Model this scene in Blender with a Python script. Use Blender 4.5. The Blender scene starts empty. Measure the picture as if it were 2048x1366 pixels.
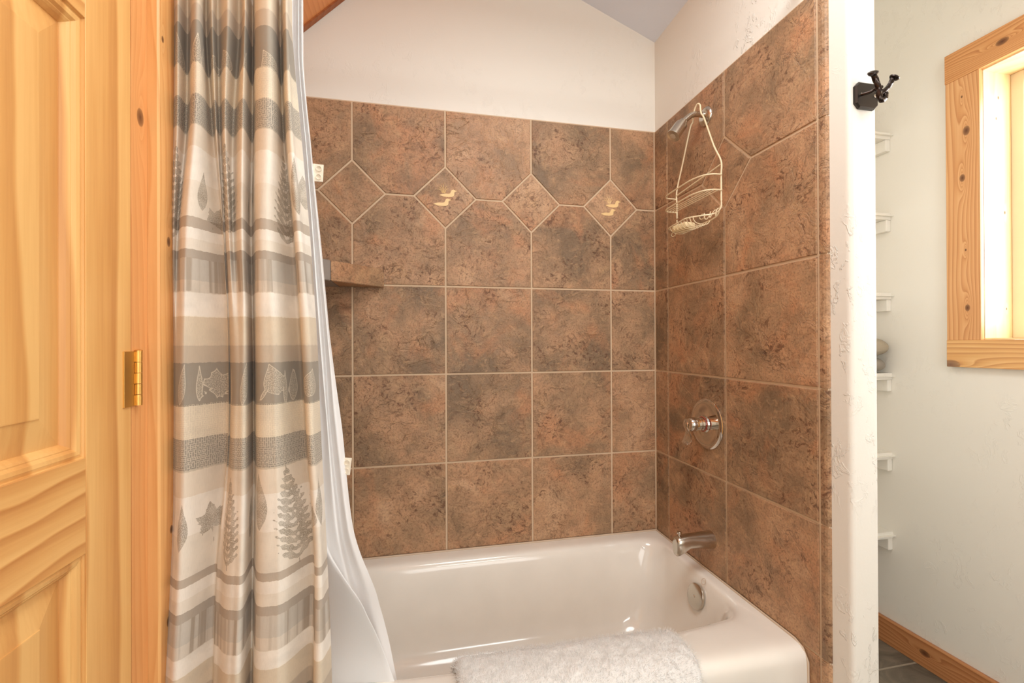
import bpy, bmesh, math, random
from mathutils import Vector, Matrix, noise
random.seed(7)
sc = bpy.context.scene
COL = sc.collection
PI = math.pi

# ------------------------------------------------------------------ helpers
def lin(c):
    return c/12.92 if c <= .04045 else ((c+.055)/1.055)**2.4
def rgb(r, g, b):
    return (lin(r/255), lin(g/255), lin(b/255), 1)

def link_mesh(name, verts, faces, mat=None, parent=None, smooth=False):
    me = bpy.data.meshes.new(name)
    me.from_pydata([tuple(v) for v in verts], [], faces)
    me.update()
    o = bpy.data.objects.new(name, me)
    COL.objects.link(o)
    if mat: me.materials.append(mat)
    if smooth:
        me.shade_smooth()
    if parent: o.parent = parent
    return o

def from_bm(name, bm, mat=None, parent=None, smooth=False, fix=True):
    if fix: bmesh.ops.recalc_face_normals(bm, faces=bm.faces)
    me = bpy.data.meshes.new(name)
    bm.to_mesh(me); bm.free()
    o = bpy.data.objects.new(name, me)
    COL.objects.link(o)
    if mat: me.materials.append(mat)
    if smooth: me.shade_smooth()
    if parent: o.parent = parent
    return o

def empty(name, loc=(0, 0, 0)):
    o = bpy.data.objects.new(name, None)
    COL.objects.link(o); o.location = loc
    o.empty_display_size = .05
    return o

def tag(o, label=None, cat=None, group=None, kind=None):
    if label: o['label'] = label
    if cat: o['category'] = cat
    if group: o['group'] = group
    if kind: o['kind'] = kind
    return o

def keep_world(o, parent):
    o.parent = parent
    o.matrix_parent_inverse = Matrix.Translation(-Vector(parent.location))
    return o

def box_bm(x0, x1, y0, y1, z0, z1, bev=0, seg=2):
    bm = bmesh.new()
    bmesh.ops.create_cube(bm, size=1)
    for v in bm.verts:
        v.co = Vector(((x0+x1)/2+v.co.x*(x1-x0), (y0+y1)/2+v.co.y*(y1-y0), (z0+z1)/2+v.co.z*(z1-z0)))
    if bev:
        bmesh.ops.bevel(bm, geom=list(bm.edges), offset=bev, segments=seg, affect='EDGES', profile=.6)
    return bm

def box(name, x0, x1, y0, y1, z0, z1, mat, parent=None, bev=0, seg=2):
    o = from_bm(name, box_bm(x0, x1, y0, y1, z0, z1, bev, seg), mat, None)
    if parent: keep_world(o, parent)
    return o

def smooth_path(pts, n=8):
    P = [Vector(p) for p in pts]
    out = []
    for i in range(len(P)-1):
        p0 = P[i-1] if i > 0 else P[0]*2-P[1]
        p1, p2 = P[i], P[i+1]
        p3 = P[i+2] if i+2 < len(P) else P[-1]*2-P[-2]
        for k in range(n):
            t = k/n
            out.append(.5*((2*p1)+(p2-p0)*t+(2*p0-5*p1+4*p2-p3)*t*t+(3*p1-p0-3*p2+p3)*t**3))
    out.append(P[-1].copy())
    return out

def tube(bm, pts, r, seg=8, closed=False, caps=True, twist=0, square=0):
    """r: number or list"""
    P = [Vector(p) for p in pts]
    n = len(P)
    R = r if isinstance(r, (list, tuple)) else [r]*n
    rings = []
    up = None
    for i in range(n):
        if closed: t = (P[(i+1) % n]-P[i-1])
        else: t = P[min(i+1, n-1)]-P[max(i-1, 0)]
        if t.length < 1e-9: t = Vector((0, 0, 1))
        t.normalize()
        if up is None:
            a = Vector((0, 0, 1)) if abs(t.z) < .9 else Vector((1, 0, 0))
            up = (a-t*a.dot(t)).normalized()
        else:
            up = (up-t*up.dot(t)).normalized()
        s = t.cross(up)
        ring = []
        for k in range(seg):
            a = 2*PI*k/seg + twist*i
            q = 1+square*abs(math.cos(2*(2*PI*k/seg)))
            ring.append(bm.verts.new(P[i]+(up*math.cos(a)+s*math.sin(a))*R[i]*q))
        rings.append(ring)
    m = n if closed else n-1
    for i in range(m):
        A, B = rings[i], rings[(i+1) % n]
        for k in range(seg):
            bm.faces.new((A[k], A[(k+1) % seg], B[(k+1) % seg], B[k]))
    if not closed and caps:
        bm.faces.new(rings[0][::-1]); bm.faces.new(rings[-1])

def tube_obj(name, pts, r, mat, parent=None, seg=10, **k):
    bm = bmesh.new(); tube(bm, pts, r, seg, **k)
    o = from_bm(name, bm, mat, None, True)
    if parent: keep_world(o, parent)
    return o

def lathe(name, prof, axis_o, axis_d, mat, parent=None, seg=48, caps=True, smooth=True):
    """prof: list of (radius, distance along axis)"""
    d = Vector(axis_d).normalized(); o0 = Vector(axis_o)
    a = Vector((0, 0, 1)) if abs(d.z) < .9 else Vector((0, 1, 0))
    u = (a-d*a.dot(d)).normalized(); w = d.cross(u)
    bm = bmesh.new(); rings = []
    for r, h in prof:
        rings.append([bm.verts.new(o0+d*h+(u*math.cos(2*PI*k/seg)+w*math.sin(2*PI*k/seg))*max(r, 1e-4)) for k in range(seg)])
    for A, B in zip(rings, rings[1:]):
        for k in range(seg):
            bm.faces.new((A[k], A[(k+1) % seg], B[(k+1) % seg], B[k]))
    if caps:
        bm.faces.new(rings[0]); bm.faces.new(rings[-1])
    o = from_bm(name, bm, mat, None, smooth)
    if smooth:
        for p in o.data.polygons: p.use_smooth = True
    if parent: keep_world(o, parent)
    return o

def prism(name, poly, axis, a0, a1, mat, parent=None, bev=0):
    """poly in the two other axes, extruded along axis"""
    def mk(p, a):
        if axis == 'x': return (a, p[0], p[1])
        if axis == 'y': return (p[0], a, p[1])
        return (p[0], p[1], a)
    bm = bmesh.new()
    A = [bm.verts.new(mk(p, a0)) for p in poly]; B = [bm.verts.new(mk(p, a1)) for p in poly]
    bm.faces.new(A); bm.faces.new(B[::-1])
    n = len(poly)
    for i in range(n):
        bm.faces.new((A[i], B[i], B[(i+1) % n], A[(i+1) % n]))
    if bev: bmesh.ops.bevel(bm, geom=list(bm.edges), offset=bev, segments=2, affect='EDGES')
    o = from_bm(name, bm, mat)
    if parent: keep_world(o, parent)
    return o

# ------------------------------------------------------------------ materials
class NT:
    def __init__(s, name):
        s.m = bpy.data.materials.new(name); s.m.use_nodes = True
        s.t = s.m.node_tree; s.t.nodes.clear()
        s.out = s.n('ShaderNodeOutputMaterial')
    def n(s, typ, **k):
        x = s.t.nodes.new(typ)
        for a, b in k.items(): setattr(x, a, b)
        return x
    def l(s, a, b): s.t.links.new(a, b)
    def val(s, node, idx, v):
        if hasattr(v, 'is_linked') or isinstance(v, bpy.types.NodeSocket): s.l(v, node.inputs[idx])
        else: node.inputs[idx].default_value = v
    def math(s, op, a, b=0., c=None, clamp=False):
        x = s.n('ShaderNodeMath', operation=op, use_clamp=clamp)
        s.val(x, 0, a); s.val(x, 1, b)
        if c is not None: s.val(x, 2, c)
        return x.outputs[0]
    def vmath(s, op, a, b=(0, 0, 0), scale=None):
        x = s.n('ShaderNodeVectorMath', operation=op)
        s.val(x, 0, a); s.val(x, 1, b)
        if scale is not None: s.val(x, 3, scale)
        return x.outputs[0]
    def noise(s, vec, scale, detail=3, rough=.5, dist=0, out='Fac'):
        x = s.n('ShaderNodeTexNoise')
        s.l(vec, x.inputs['Vector']); x.inputs['Scale'].default_value = scale
        x.inputs['Detail'].default_value = detail; x.inputs['Roughness'].default_value = rough
        x.inputs['Distortion'].default_value = dist
        return x.outputs[out]
    def ramp(s, fac, stops, interp='LINEAR'):
        x = s.n('ShaderNodeValToRGB'); x.color_ramp.interpolation = interp
        e = x.color_ramp.elements
        while len(e) < len(stops): e.new(.5)
        for i, (p, c) in enumerate(stops):
            e[i].position = p
            e[i].color = c if isinstance(c, (tuple, list)) else (c, c, c, 1)
        s.val(x, 0, fac)
        return x.outputs[0]
    def mix(s, fac, a, b, mode='MIX'):
        x = s.n('ShaderNodeMix', data_type='RGBA', blend_type=mode)
        s.val(x, 0, fac); s.val(x, 6, a); s.val(x, 7, b)
        return x.outputs[2]
    def mapping(s, vec, scale=(1, 1, 1), loc=(0, 0, 0), rot=(0, 0, 0)):
        x = s.n('ShaderNodeMapping'); s.l(vec, x.inputs[0])
        x.inputs['Scale'].default_value = scale; x.inputs['Location'].default_value = loc; x.inputs['Rotation'].default_value = rot
        return x.outputs[0]
    def pos(s):
        return s.n('ShaderNodeNewGeometry').outputs['Position']
    def attr(s, name, out='Fac'):
        return s.n('ShaderNodeAttribute', attribute_name=name).outputs[out]
    def bump(s, h, strength=.3, dist=.002):
        x = s.n('ShaderNodeBump'); x.inputs['Strength'].default_value = strength
        x.inputs['Distance'].default_value = dist; s.l(h, x.inputs['Height'])
        return x.outputs[0]
    def pbr(s, col, rough=.5, metal=0, normal=None, spec=.5, **k):
        x = s.n('ShaderNodeBsdfPrincipled')
        s.val(x, 'Base Color', col); s.val(x, 'Roughness', rough); s.val(x, 'Metallic', metal)
        x.inputs['Specular IOR Level'].default_value = spec
        if normal is not None: s.l(normal, x.inputs['Normal'])
        for a, b in k.items(): x.inputs[a.replace('_', ' ')].default_value = b
        s.l(x.outputs[0], s.out.inputs[0])
        return x

def mat_plain(name, col, rough=.5, metal=0, nscale=0, nstr=.1, **k):
    t = NT(name); nm = None
    if nscale:
        nm = t.bump(t.noise(t.pos(), nscale, 3), nstr, .001)
    v = t.noise(t.pos(), 9, 3)
    c = t.mix(t.ramp(v, [(.3, 0.), (.7, 1.)]), tuple(x*.95 for x in col[:3])+(1,), col)
    t.pbr(c, rough, metal, nm, **k)
    return t.m

def mat_plaster(name, col, strong=1.):
    t = NT(name); p = t.pos()
    big = t.noise(p, 1.3, 2)
    c = t.mix(big, tuple(x*.975 for x in col[:3])+(1,), col)
    w = t.noise(t.mapping(t.vmath('ADD', p, t.vmath('SCALE', t.noise(p, 9, 3, out='Color'), scale=.10)), (1, 1, .6)), 30, 5, .6)
    ridg = t.ramp(w, [(.56, 0.), (.60, 1.), (.66, .15), (1., .1)])
    mask = t.ramp(t.noise(p, 3.2, 2), [(.46, 0.), (.6, 1.)])
    h = t.math('ADD', t.math('MULTIPLY', t.math('MULTIPLY', ridg, mask), .6), t.math('MULTIPLY', t.noise(p, 120, 2), .12))
    t.pbr(c, .55, 0, t.bump(h, .5*strong, .0022), spec=.35)
    return t.m

def mat_wood(name, light, mid, dark, along='z', across=('y', 'x'), ring=34, dist=1.4, knots=(), rough=.38, seed=0., stretch=.06, contrast=1., knot_dark=(92, 52, 30), fine=1.):
    """rings run across, stretched along the grain; knots: (across position, along position, radius)"""
    t = NT(name); p = t.pos()
    s = t.n('ShaderNodeSeparateXYZ'); t.l(p, s.inputs[0])
    ix = {'x': 0, 'y': 1, 'z': 2}
    A, B, Lg = s.outputs[ix[across[0]]], s.outputs[ix[across[1]]], s.outputs[ix[along]]
    cmb = t.n('ShaderNodeCombineXYZ')
    t.l(A, cmb.inputs[0]); t.l(B, cmb.inputs[1]); t.l(t.math('MULTIPLY', Lg, stretch*6), cmb.inputs[2])
    v = t.vmath('ADD', cmb.outputs[0], (seed*1.7, seed*.3, seed))
    n1 = t.noise(v, 2.3, 3, .45)
    g = t.math('ADD', A, t.math('MULTIPLY', B, .7))
    g = t.math('ADD', g, t.math('MULTIPLY', n1, dist*.12))
    kmask = None
    for (ka, kl, kr) in knots:
        da = t.math('SUBTRACT', A, ka); dl = t.math('MULTIPLY', t.math('SUBTRACT', Lg, kl), .62)
        dd = t.math('SQRT', t.math('ADD', t.math('MULTIPLY', da, da), t.math('MULTIPLY', dl, dl)))
        far = t.math('MULTIPLY', t.math('SUBTRACT', Lg, kl), .2)
        d2 = t.math('ADD', t.math('MULTIPLY', da, da), t.math('MULTIPLY', far, far))
        bulge = t.math('DIVIDE', kr*kr*1.6, t.math('ADD', d2, kr*kr*.9))
        g = t.math('ADD', g, t.math('MULTIPLY', bulge, .03))
        kk = t.math('SUBTRACT', 1., t.math('DIVIDE', dd, kr), clamp=True)
        kmask = kk if kmask is None else t.math('MAXIMUM', kmask, kk)
    fr = t.math('FRACT', t.math('MULTIPLY', g, ring))
    rings = t.ramp(fr, [(0, .0), (.62, .55), (.9, 1.), (1., .0)])
    sv = t.n('ShaderNodeCombineXYZ'); t.l(t.math('MULTIPLY', A, 55.), sv.inputs[0]); t.l(t.math('MULTIPLY', B, 55.), sv.inputs[1]); t.l(t.math('MULTIPLY', Lg, 1.6), sv.inputs[2])
    streak = t.noise(sv.outputs[0], 3., 3, .6)
    f = t.math('ADD', t.math('MULTIPLY', rings, .75*contrast), t.math('MULTIPLY', t.math('SUBTRACT', streak, .35), .55*fine))
    f = t.math('ADD', f, t.math('MULTIPLY', t.math('SUBTRACT', n1, .5), .9))
    c = t.ramp(f, [(0., light), (.45, mid), (1., dark)])
    nm = t.bump(t.math('ADD', streak, rings), .12, .0006)
    if kmask is not None:
        kc = t.ramp(kmask, [(0., 0.), (.12, .55), (.35, .75), (1., 1.)])
        c = t.mix(kc, c, rgb(*knot_dark))
    t.pbr(c, rough, 0, nm, spec=.45)
    return t.m

def mat_tile():
    t = NT('slate_look_ceramic_tile'); p = t.pos()
    r = t.attr('tile_seed', 'Vector')
    v = t.vmath('ADD', p, t.vmath('SCALE', r, scale=9.))
    wob = t.vmath('ADD', v, t.vmath('SCALE', t.noise(v, 9, 4, out='Color'), scale=.10))
    n1 = t.noise(wob, 5.5, 4, .55)
    sep = t.n('ShaderNodeSeparateXYZ'); t.l(r, sep.inputs[0])
    f = t.math('ADD', n1, t.math('MULTIPLY', t.math('SUBTRACT', sep.outputs[0], .5), .16))
    c = t.ramp(f, [(.30, rgb(132, 109, 85)), (.43, rgb(159, 128, 98)), (.52, rgb(177, 140, 107)), (.60, rgb(188, 146, 111)), (.72, rgb(200, 161, 126))])
    n2 = t.noise(v, 5.2, 4, .55, 1.2)
    c = t.mix(t.ramp(n2, [(.52, 0.), (.70, .42)]), c, rgb(128, 108, 84))
    n5 = t.noise(t.vmath('ADD', v, (5, 1, 3)), 4.6, 4, .55, 1.)
    c = t.mix(t.ramp(n5, [(.52, 0.), (.66, .6)]), c, rgb(196, 138, 98))
    # mid-size mottling
    n7 = t.noise(wob, 18, 6, .66, .5)
    c = t.mix(t.ramp(n7, [(.36, .38), (.5, 0.)]), c, rgb(124, 100, 76))
    c = t.mix(t.ramp(n7, [(.54, 0.), (.68, .32)]), c, rgb(206, 168, 126))
    # dark rusty speckles in patches
    n3 = t.noise(wob, 62, 6, .7, .4)
    patch = t.ramp(t.noise(v, 8, 3), [(.45, .12), (.6, 1.)])
    sp = t.math('MULTIPLY', t.ramp(n3, [(.53, 0.), (.60, 1.)]), patch)
    c = t.mix(t.math('MULTIPLY', sp, .75), c, rgb(92, 56, 38))
    n6 = t.noise(v, 170, 4, .7)
    c = t.mix(t.ramp(n6, [(.36, .5), (.52, 0.)]), c, rgb(104, 78, 56))
    n4 = t.noise(t.mapping(wob, (1, 1, 2.2)), 34, 5, .65)
    c = t.mix(t.ramp(n4, [(.56, 0.), (.72, .5)]), c, rgb(208, 168, 126))
    # slate clefts
    vo = t.n('ShaderNodeTexVoronoi', feature='F1'); t.l(t.mapping(wob, (.8, .8, 1.5)), vo.inputs['Vector']); vo.inputs['Scale'].default_value = 10
    vo.inputs['Randomness'].default_value = 1
    terr = t.ramp(t.noise(wob, 11, 6, .62, .8), [(.0, 0.), (.44, .3), (.47, .45), (.56, .55), (.575, .75), (1., 1.)])
    h = t.math('ADD', t.math('MULTIPLY', terr, 1.), t.math('MULTIPLY', t.noise(wob, 55, 5, .65), .30))
    edge = t.noise(t.mapping(wob, (1, 1, 1.6)), 6.5, 5, .6, .6)
    line = t.ramp(t.math('ABSOLUTE', t.math('SUBTRACT', edge, .5)), [(0., 1.), (.006, .6), (.014, 0.)])
    lm = t.ramp(t.noise(v, 5, 1), [(.5, 0.), (.58, 1.)])
    crack = t.math('MULTIPLY', line, lm)
    c = t.mix(t.math('MULTIPLY', crack, .45), c, rgb(84, 60, 44))
    h = t.math('SUBTRACT', h, t.math('MULTIPLY', crack, .25))
    rough = t.ramp(n3, [(.3, .42), (.7, .6)])
    t.pbr(c, rough, 0, t.bump(h, .75, .0045), spec=.4)
    return t.m

M = {}
M['plaster'] = mat_plaster('warm_white_plaster', rgb(235, 231, 222))
M['plaster_rough'] = mat_plaster('warm_white_trowelled_plaster', rgb(235, 231, 222), 1.9)
M['ceiling'] = mat_plaster('cool_white_ceiling_plaster', rgb(226, 231, 242), .5)
M['tile'] = mat_tile()
M['grout'] = mat_plain('sandy_grout', rgb(212, 186, 156), .8, 0, 300, .3)
M['tub'] = mat_plain('glossy_bone_white_enamel', rgb(240, 235, 226), .12, 0, Coat_Weight=.4, Coat_Roughness=.05)
M['chrome'] = mat_plain('polished_chrome', rgb(214, 206, 196), .07, 1)
M['brushed'] = mat_plain('satin_nickel', rgb(206, 198, 186), .22, 1)
M['brass'] = mat_plain('worn_brass', rgb(226, 178, 100), .42, 1, 200, .1)
M['iron'] = mat_plain('dark_bronze_iron', rgb(60, 50, 46), .26, .85, 150, .1)
M['ironplate'] = mat_plain('satin_black_iron_plate', rgb(66, 62, 58), .33, .8)
M['wire'] = mat_plain('ivory_vinyl_coated_wire', rgb(240, 222, 186), .35)
M['soap'] = mat_plain('ivory_soap', rgb(240, 220, 176), .5)
M['dark'] = mat_plain('dark_gap', rgb(50, 32, 20), .8)
M['vinyl'] = mat_plain('almond_vinyl_window_frame', rgb(222, 206, 176), .4)
M['stone_pale'] = mat_plain('pale_speckled_stone', rgb(172, 160, 140), .8, 0, 260, .9)
M['stone_grey'] = mat_plain('smooth_grey_stone', rgb(150, 142, 132), .7, 0, 90, .3)
M['inlay'] = mat_plain('cream_glazed_inlay', rgb(242, 208, 150), .4)
M['caulk'] = mat_plain('beige_caulk', rgb(206, 184, 160), .5)
WL, WM, WD = rgb(230, 180, 112), rgb(214, 157, 91), rgb(189, 126, 66)
M['door_stile'] = mat_wood('honey_pine_stile', WL, WM, WD, 'z', ('y', 'x'), 14, 1.2, seed=2.)
M['door_rail'] = mat_wood('honey_pine_rail', WL, WM, WD, 'y', ('z', 'x'), 26, 1.6, seed=5., stretch=.12, contrast=1.1)
M['door_panel'] = mat_wood('honey_pine_panel', rgb(226, 177, 110), rgb(211, 154, 88), rgb(188, 127, 68), 'z', ('y', 'x'), 11, 2.2, seed=9.)
M['jamb'] = mat_wood('orange_pine_jamb', rgb(222, 158, 98), rgb(212, 144, 84), rgb(192, 120, 66), 'z', ('y', 'x'), 70, .8, seed=3., contrast=.45,
                     knots=((-.862, 1.575, .010),))
M['casing'] = mat_wood('knotty_pine_casing', rgb(226, 172, 110), rgb(212, 150, 88), rgb(178, 112, 60), 'z', ('y', 'x'), 60, .9, seed=7., contrast=.45,
                       knots=((-.812, 1.378, .006), (-.805, .86, .005), (-.815, .70, .006), (-.83, 1.73, .004)))
M['cedar_v'] = mat_wood('knotty_cedar_upright', rgb(226, 176, 124), rgb(212, 154, 100), rgb(182, 120, 74), 'z', ('y', 'x'), 95, .8, seed=1., contrast=.9,
                        knots=((-.578, 1.90, .0105), (-.566, 1.745, .0085), (-.578, 1.305, .0075), (-.566, 2.02, .003), (-.574, 1.50, .003)))
M['cedar_h'] = mat_wood('cedar_head_board', rgb(222, 168, 112), rgb(206, 144, 88), rgb(176, 112, 64), 'y', ('z', 'x'), 120, .7, seed=4., knots=((2.135, -.675, .011),))
M['cedar_sill'] = mat_wood('pale_cedar_apron', rgb(232, 188, 128), rgb(218, 164, 104), rgb(190, 134, 84), 'y', ('z', 'x'), 70, .9, seed=6.,
                           knots=((1.112, -.53, .018),), knot_dark=(126, 92, 72))
M['reveal'] = mat_wood('pale_pine_reveal', rgb(240, 216, 172), rgb(232, 202, 150), rgb(214, 178, 124), 'z', ('x', 'y'), 16, .8, seed=8., contrast=.5,
                       knots=((.90, 2.0, .004), (.89, 1.93, .004), (.925, 1.62, .004), (.93, 1.30, .003)))
M['baseboard'] = mat_wood('stained_pine_baseboard', rgb(198, 140, 92), rgb(180, 118, 72), rgb(148, 92, 54), 'y', ('z', 'x'), 60, 1., seed=11.,
                          knots=((.055, -.44, .012),))
M['pine_ceiling'] = mat_wood('orange_pine_ceiling', rgb(236, 160, 100), rgb(226, 146, 86), rgb(204, 122, 68), 'y', ('x', 'z'), 40, 1., seed=13., contrast=.6)
M['trimdark'] = mat_wood('dark_stained_strip', rgb(176, 106, 62), rgb(156, 90, 50), rgb(128, 70, 38), 'x', ('z', 'y'), 40, 1., seed=3., contrast=.5)
M['trimwood'] = mat_wood('orange_stained_trim', rgb(218, 134, 76), rgb(204, 116, 60), rgb(176, 92, 46), 'z', ('x', 'y'), 60, 1., seed=13., contrast=.6)

def mat_floor():
    t = NT('grey_brown_slate_floor_tile'); p = t.pos()
    br = t.n('ShaderNodeTexBrick'); t.l(t.mapping(p, (1, 1, 1), (.13, .08, 0)), br.inputs['Vector'])
    br.offset = 0; br.inputs['Scale'].default_value = 1; br.inputs['Brick Width'].default_value = .33; br.inputs['Row Height'].default_value = .33
    br.inputs['Mortar Size'].default_value = .004; br.inputs['Mortar Smooth'].default_value = .2
    n = t.noise(p, 9, 5, .6, .8)
    c = t.ramp(n, [(.3, rgb(84, 78, 68)), (.5, rgb(112, 104, 92)), (.72, rgb(142, 132, 116))])
    c = t.mix(br.outputs['Fac'], c, rgb(160, 150, 134))
    h = t.math('SUBTRACT', t.noise(p, 30, 5, .6), t.math('MULTIPLY', br.outputs['Fac'], .8))
    t.pbr(c, .5, 0, t.bump(h, .4, .003))
    return t.m
M['floor'] = mat_floor()

def mat_glass():
    t = NT('clear_window_glass')
    a = t.n('ShaderNodeBsdfTransparent'); b = t.n('ShaderNodeBsdfGlossy'); b.inputs['Roughness'].default_value = .02
    m = t.n('ShaderNodeMixShader'); m.inputs[0].default_value = .06
    t.l(a.outputs[0], m.inputs[1]); t.l(b.outputs[0], m.inputs[2]); t.l(m.outputs[0], t.out.inputs[0])
    return t.m
M['glass'] = mat_glass()

def mat_liner():
    t = NT('frosted_white_vinyl')
    p = t.pos()
    pb = t.n('ShaderNodeBsdfPrincipled'); pb.inputs['Base Color'].default_value = rgb(251, 251, 251); pb.inputs['Roughness'].default_value = .35
    t.l(t.bump(t.noise(t.mapping(p, (1, 1, .25)), 26, 3), .25, .003), pb.inputs['Normal'])
    tr = t.n('ShaderNodeBsdfTranslucent'); tr.inputs[0].default_value = rgb(251, 251, 251)
    tp = t.n('ShaderNodeBsdfTransparent'); tp.inputs[0].default_value = rgb(240, 240, 240)
    m1 = t.n('ShaderNodeMixShader'); m1.inputs[0].default_value = .18
    m2 = t.n('ShaderNodeMixShader'); m2.inputs[0].default_value = .03
    t.l(pb.outputs[0], m1.inputs[1]); t.l(tr.outputs[0], m1.inputs[2]); t.l(m1.outputs[0], m2.inputs[1]); t.l(tp.outputs[0], m2.inputs[2])
    t.l(m2.outputs[0], t.out.inputs[0])
    return t.m
M['liner'] = mat_liner()
M['tab'] = mat_plain('clear_plastic_tab', rgb(238, 226, 206), .25)

# ------------------------------------------------------------------ camera
f_px, pitch, yaw, roll = 890.8, .003, .2091, -.0043
cam = bpy.data.cameras.new('camera'); camo = bpy.data.objects.new('camera', cam); COL.objects.link(camo)
cam.sensor_width = 36; cam.lens = 36*f_px/2048; cam.clip_start = .02
fw = Vector((math.sin(yaw)*math.cos(pitch), math.cos(yaw)*math.cos(pitch), math.sin(pitch)))
rt = Vector((math.cos(yaw), -math.sin(yaw), 0)); upv = rt.cross(fw)
X = rt*math.cos(roll)+upv*math.sin(roll); Y = -rt*math.sin(roll)+upv*math.cos(roll)
R3 = Matrix((X, Y, -fw)).transposed()
camo.matrix_world = Matrix.Translation((-.9873, -1.7212, 1.1941)) @ R3.to_4x4()
sc.camera = camo

# ------------------------------------------------------------------ room shell
XL, XT = -1.455, -1.524       # left wall of the room, left wall of the tub alcove
XW = .836                     # window wall
YB, YF = 0., -3.2             # back, front
ZR = [0., .0600, .40, .7358, 1.0756, 1.4115, 1.7522, 2.0874]
XS = [XT, -1.2205, -.8805, -.5405, -.2005, 0.]
YS = [0., -.0966, -.4366, -.784]
G = .0034

def inset_poly(poly, d):
    n = len(poly); out = []
    A = sum(poly[i][0]*poly[(i+1) % n][1]-poly[(i+1) % n][0]*poly[i][1] for i in range(n))
    if A < 0: poly = poly[::-1]
    for i in range(n):
        p0, p1, p2 = Vector(poly[i-1]), Vector(poly[i]), Vector(poly[(i+1) % n])
        e1 = (p1-p0).normalized(); e2 = (p2-p1).normalized()
        n1 = Vector((-e1.y, e1.x)); n2 = Vector((-e2.y, e2.x))
        b = (n1+n2); b = b/max(b.length_squared, 1e-6)*2
        out.append(tuple(p1+b*d/1.0*1.0 if True else p1))
    return out

DH = .1176
def tile_polys(us, zs, diamonds):
    """us ascending, zs ascending; diamonds at (u, ZR[6])"""
    polys = []
    for i in range(len(us)-1):
        for j in range(len(zs)-1):
            a, b, c, d = us[i], us[i+1], zs[j], zs[j+1]
            pts = []
            for (px, pz, kind) in ((a, c, 0), (b, c, 1), (b, d, 2), (a, d, 3)):
                if abs(pz-ZR[6]) < 1e-6 and any(abs(px-q) < 1e-6 for q in diamonds):
                    k = DH
                    if kind == 0: pts += [(px, pz+k), (px+k, pz)]
                    if kind == 1: pts += [(px-k, pz), (px, pz+k)]
                    if kind == 2: pts += [(px, pz-k), (px-k, pz)]
                    if kind == 3: pts += [(px+k, pz), (px, pz-k)]
                else: pts.append((px, pz))
            # fix for a diamond clipped by a narrow neighbour strip
            pts = [(min(max(p[0], a), b), p[1]) for p in pts]
            polys.append((pts, 0))
    for q in diamonds:
        k = DH
        polys.append(([(q, ZR[6]-k), (q+k, ZR[6]), (q, ZR[6]+k), (q-k, ZR[6])], 1))
    return polys

def build_tiles(name, polys, to3d, mat, parent):
    verts, faces, seeds = [], [], []
    for pts, kind in polys:
        q = [Vector(p) for p in pts]
        r = (random.random()+(.7 if kind else 0), random.random(), random.random())
        rings = [(inset_poly(pts, G), -.004), (inset_poly(pts, G+.0002), -.0016), (inset_poly(pts, G+.0018), 0.)]
        base = len(verts); n = len(rings[0][0])
        if len(pts) != n: continue
        for ring, h in rings:
            for p in ring:
                verts.append(to3d(p[0], p[1], h)); seeds.append(r)
        for k in range(2):
            for i in range(n):
                faces.append((base+k*n+i, base+k*n+(i+1) % n, base+(k+1)*n+(i+1) % n, base+(k+1)*n+i))
        faces.append(tuple(base+2*n+i for i in range(n)))
    o = link_mesh(name, verts, faces, mat)
    a = o.data.attributes.new('tile_seed', 'FLOAT_VECTOR', 'POINT')
    a.data.foreach_set('vector', [c for s in seeds for c in s])
    bm = bmesh.new(); bm.from_mesh(o.data); bmesh.ops.recalc_face_normals(bm, faces=bm.faces)
    bm.to_mesh(o.data); bm.free()
    if parent: keep_world(o, parent)
    return o

# back wall
def struct(o, label=None):
    o['kind'] = 'structure'
    if label: o['label'] = label
    return o
CZ = 2.476; CSL = .395        # right slope of the ceiling: z = CZ - CSL x
wall_back = struct(prism('wall_back', [(XT-.12, 0), (XW+.14, 0), (XW+.14, 2.95), (XT-.12, 2.95)], 'y', .0075, .12, M['plaster']))
box('grout_bed', XT, 0.004, .0032, .0074, ZR[0], ZR[7]+.001, M['grout'], wall_back)
pb = tile_polys(XS, ZR, [-1.2205, -.8805, -.5405, -.2005])
build_tiles('tile_surround', pb, lambda u, z, h: (u, -h, z), M['tile'], wall_back)

# loon inlays on two diamonds
LOON = [(0, 0), (.12, .07), (.3, .12), (.5, .12), (.60, .16), (.64, .28), (.68, .38), (.78, .43), (.88, .38), (1.0, .335), (.90, .30), (.83, .25), (.82, .12), (.80, 0), (.70, -.08), (.5, -.11), (.25, -.09)]
def flat_inlay(name, poly, y0, y1, parent):
    o = prism(name, poly, 'y', y0, y1, M['inlay']); keep_world(o, parent); return o
for cx in (-.8805, -.2005):
    cz = ZR[6]-.002
    for (dx, dz, w) in ((-.024, .010, .070), (-.046, -.0255, .070)):
        flat_inlay('loon_inlay', [(cx+dx+p[0]*w, cz+dz+p[1]*w*.8) for p in LOON], -.0012, .001, wall_back)
    bm = bmesh.new()
    for k, (a, l) in enumerate(((-62, .026), (-40, .031), (-20, .034), (-2, .035), (18, .03), (38, .024))):
        a = math.radians(a); b0 = Vector((cx-.012+.002*k, -.0006, cz+.019))
        tip = b0+Vector((math.sin(a)*l, 0, math.cos(a)*l))
        mid = b0+Vector((math.sin(a*.55)*l*.55, 0, math.cos(a*.55)*l*.55))
        tube(bm, smooth_path([b0, mid, tip], 5), [.0011]*8+[.0007]*2+[.0003], 5)
    keep_world(from_bm('reed_inlay', bm, M['inlay'], None, True), wall_back)

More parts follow.
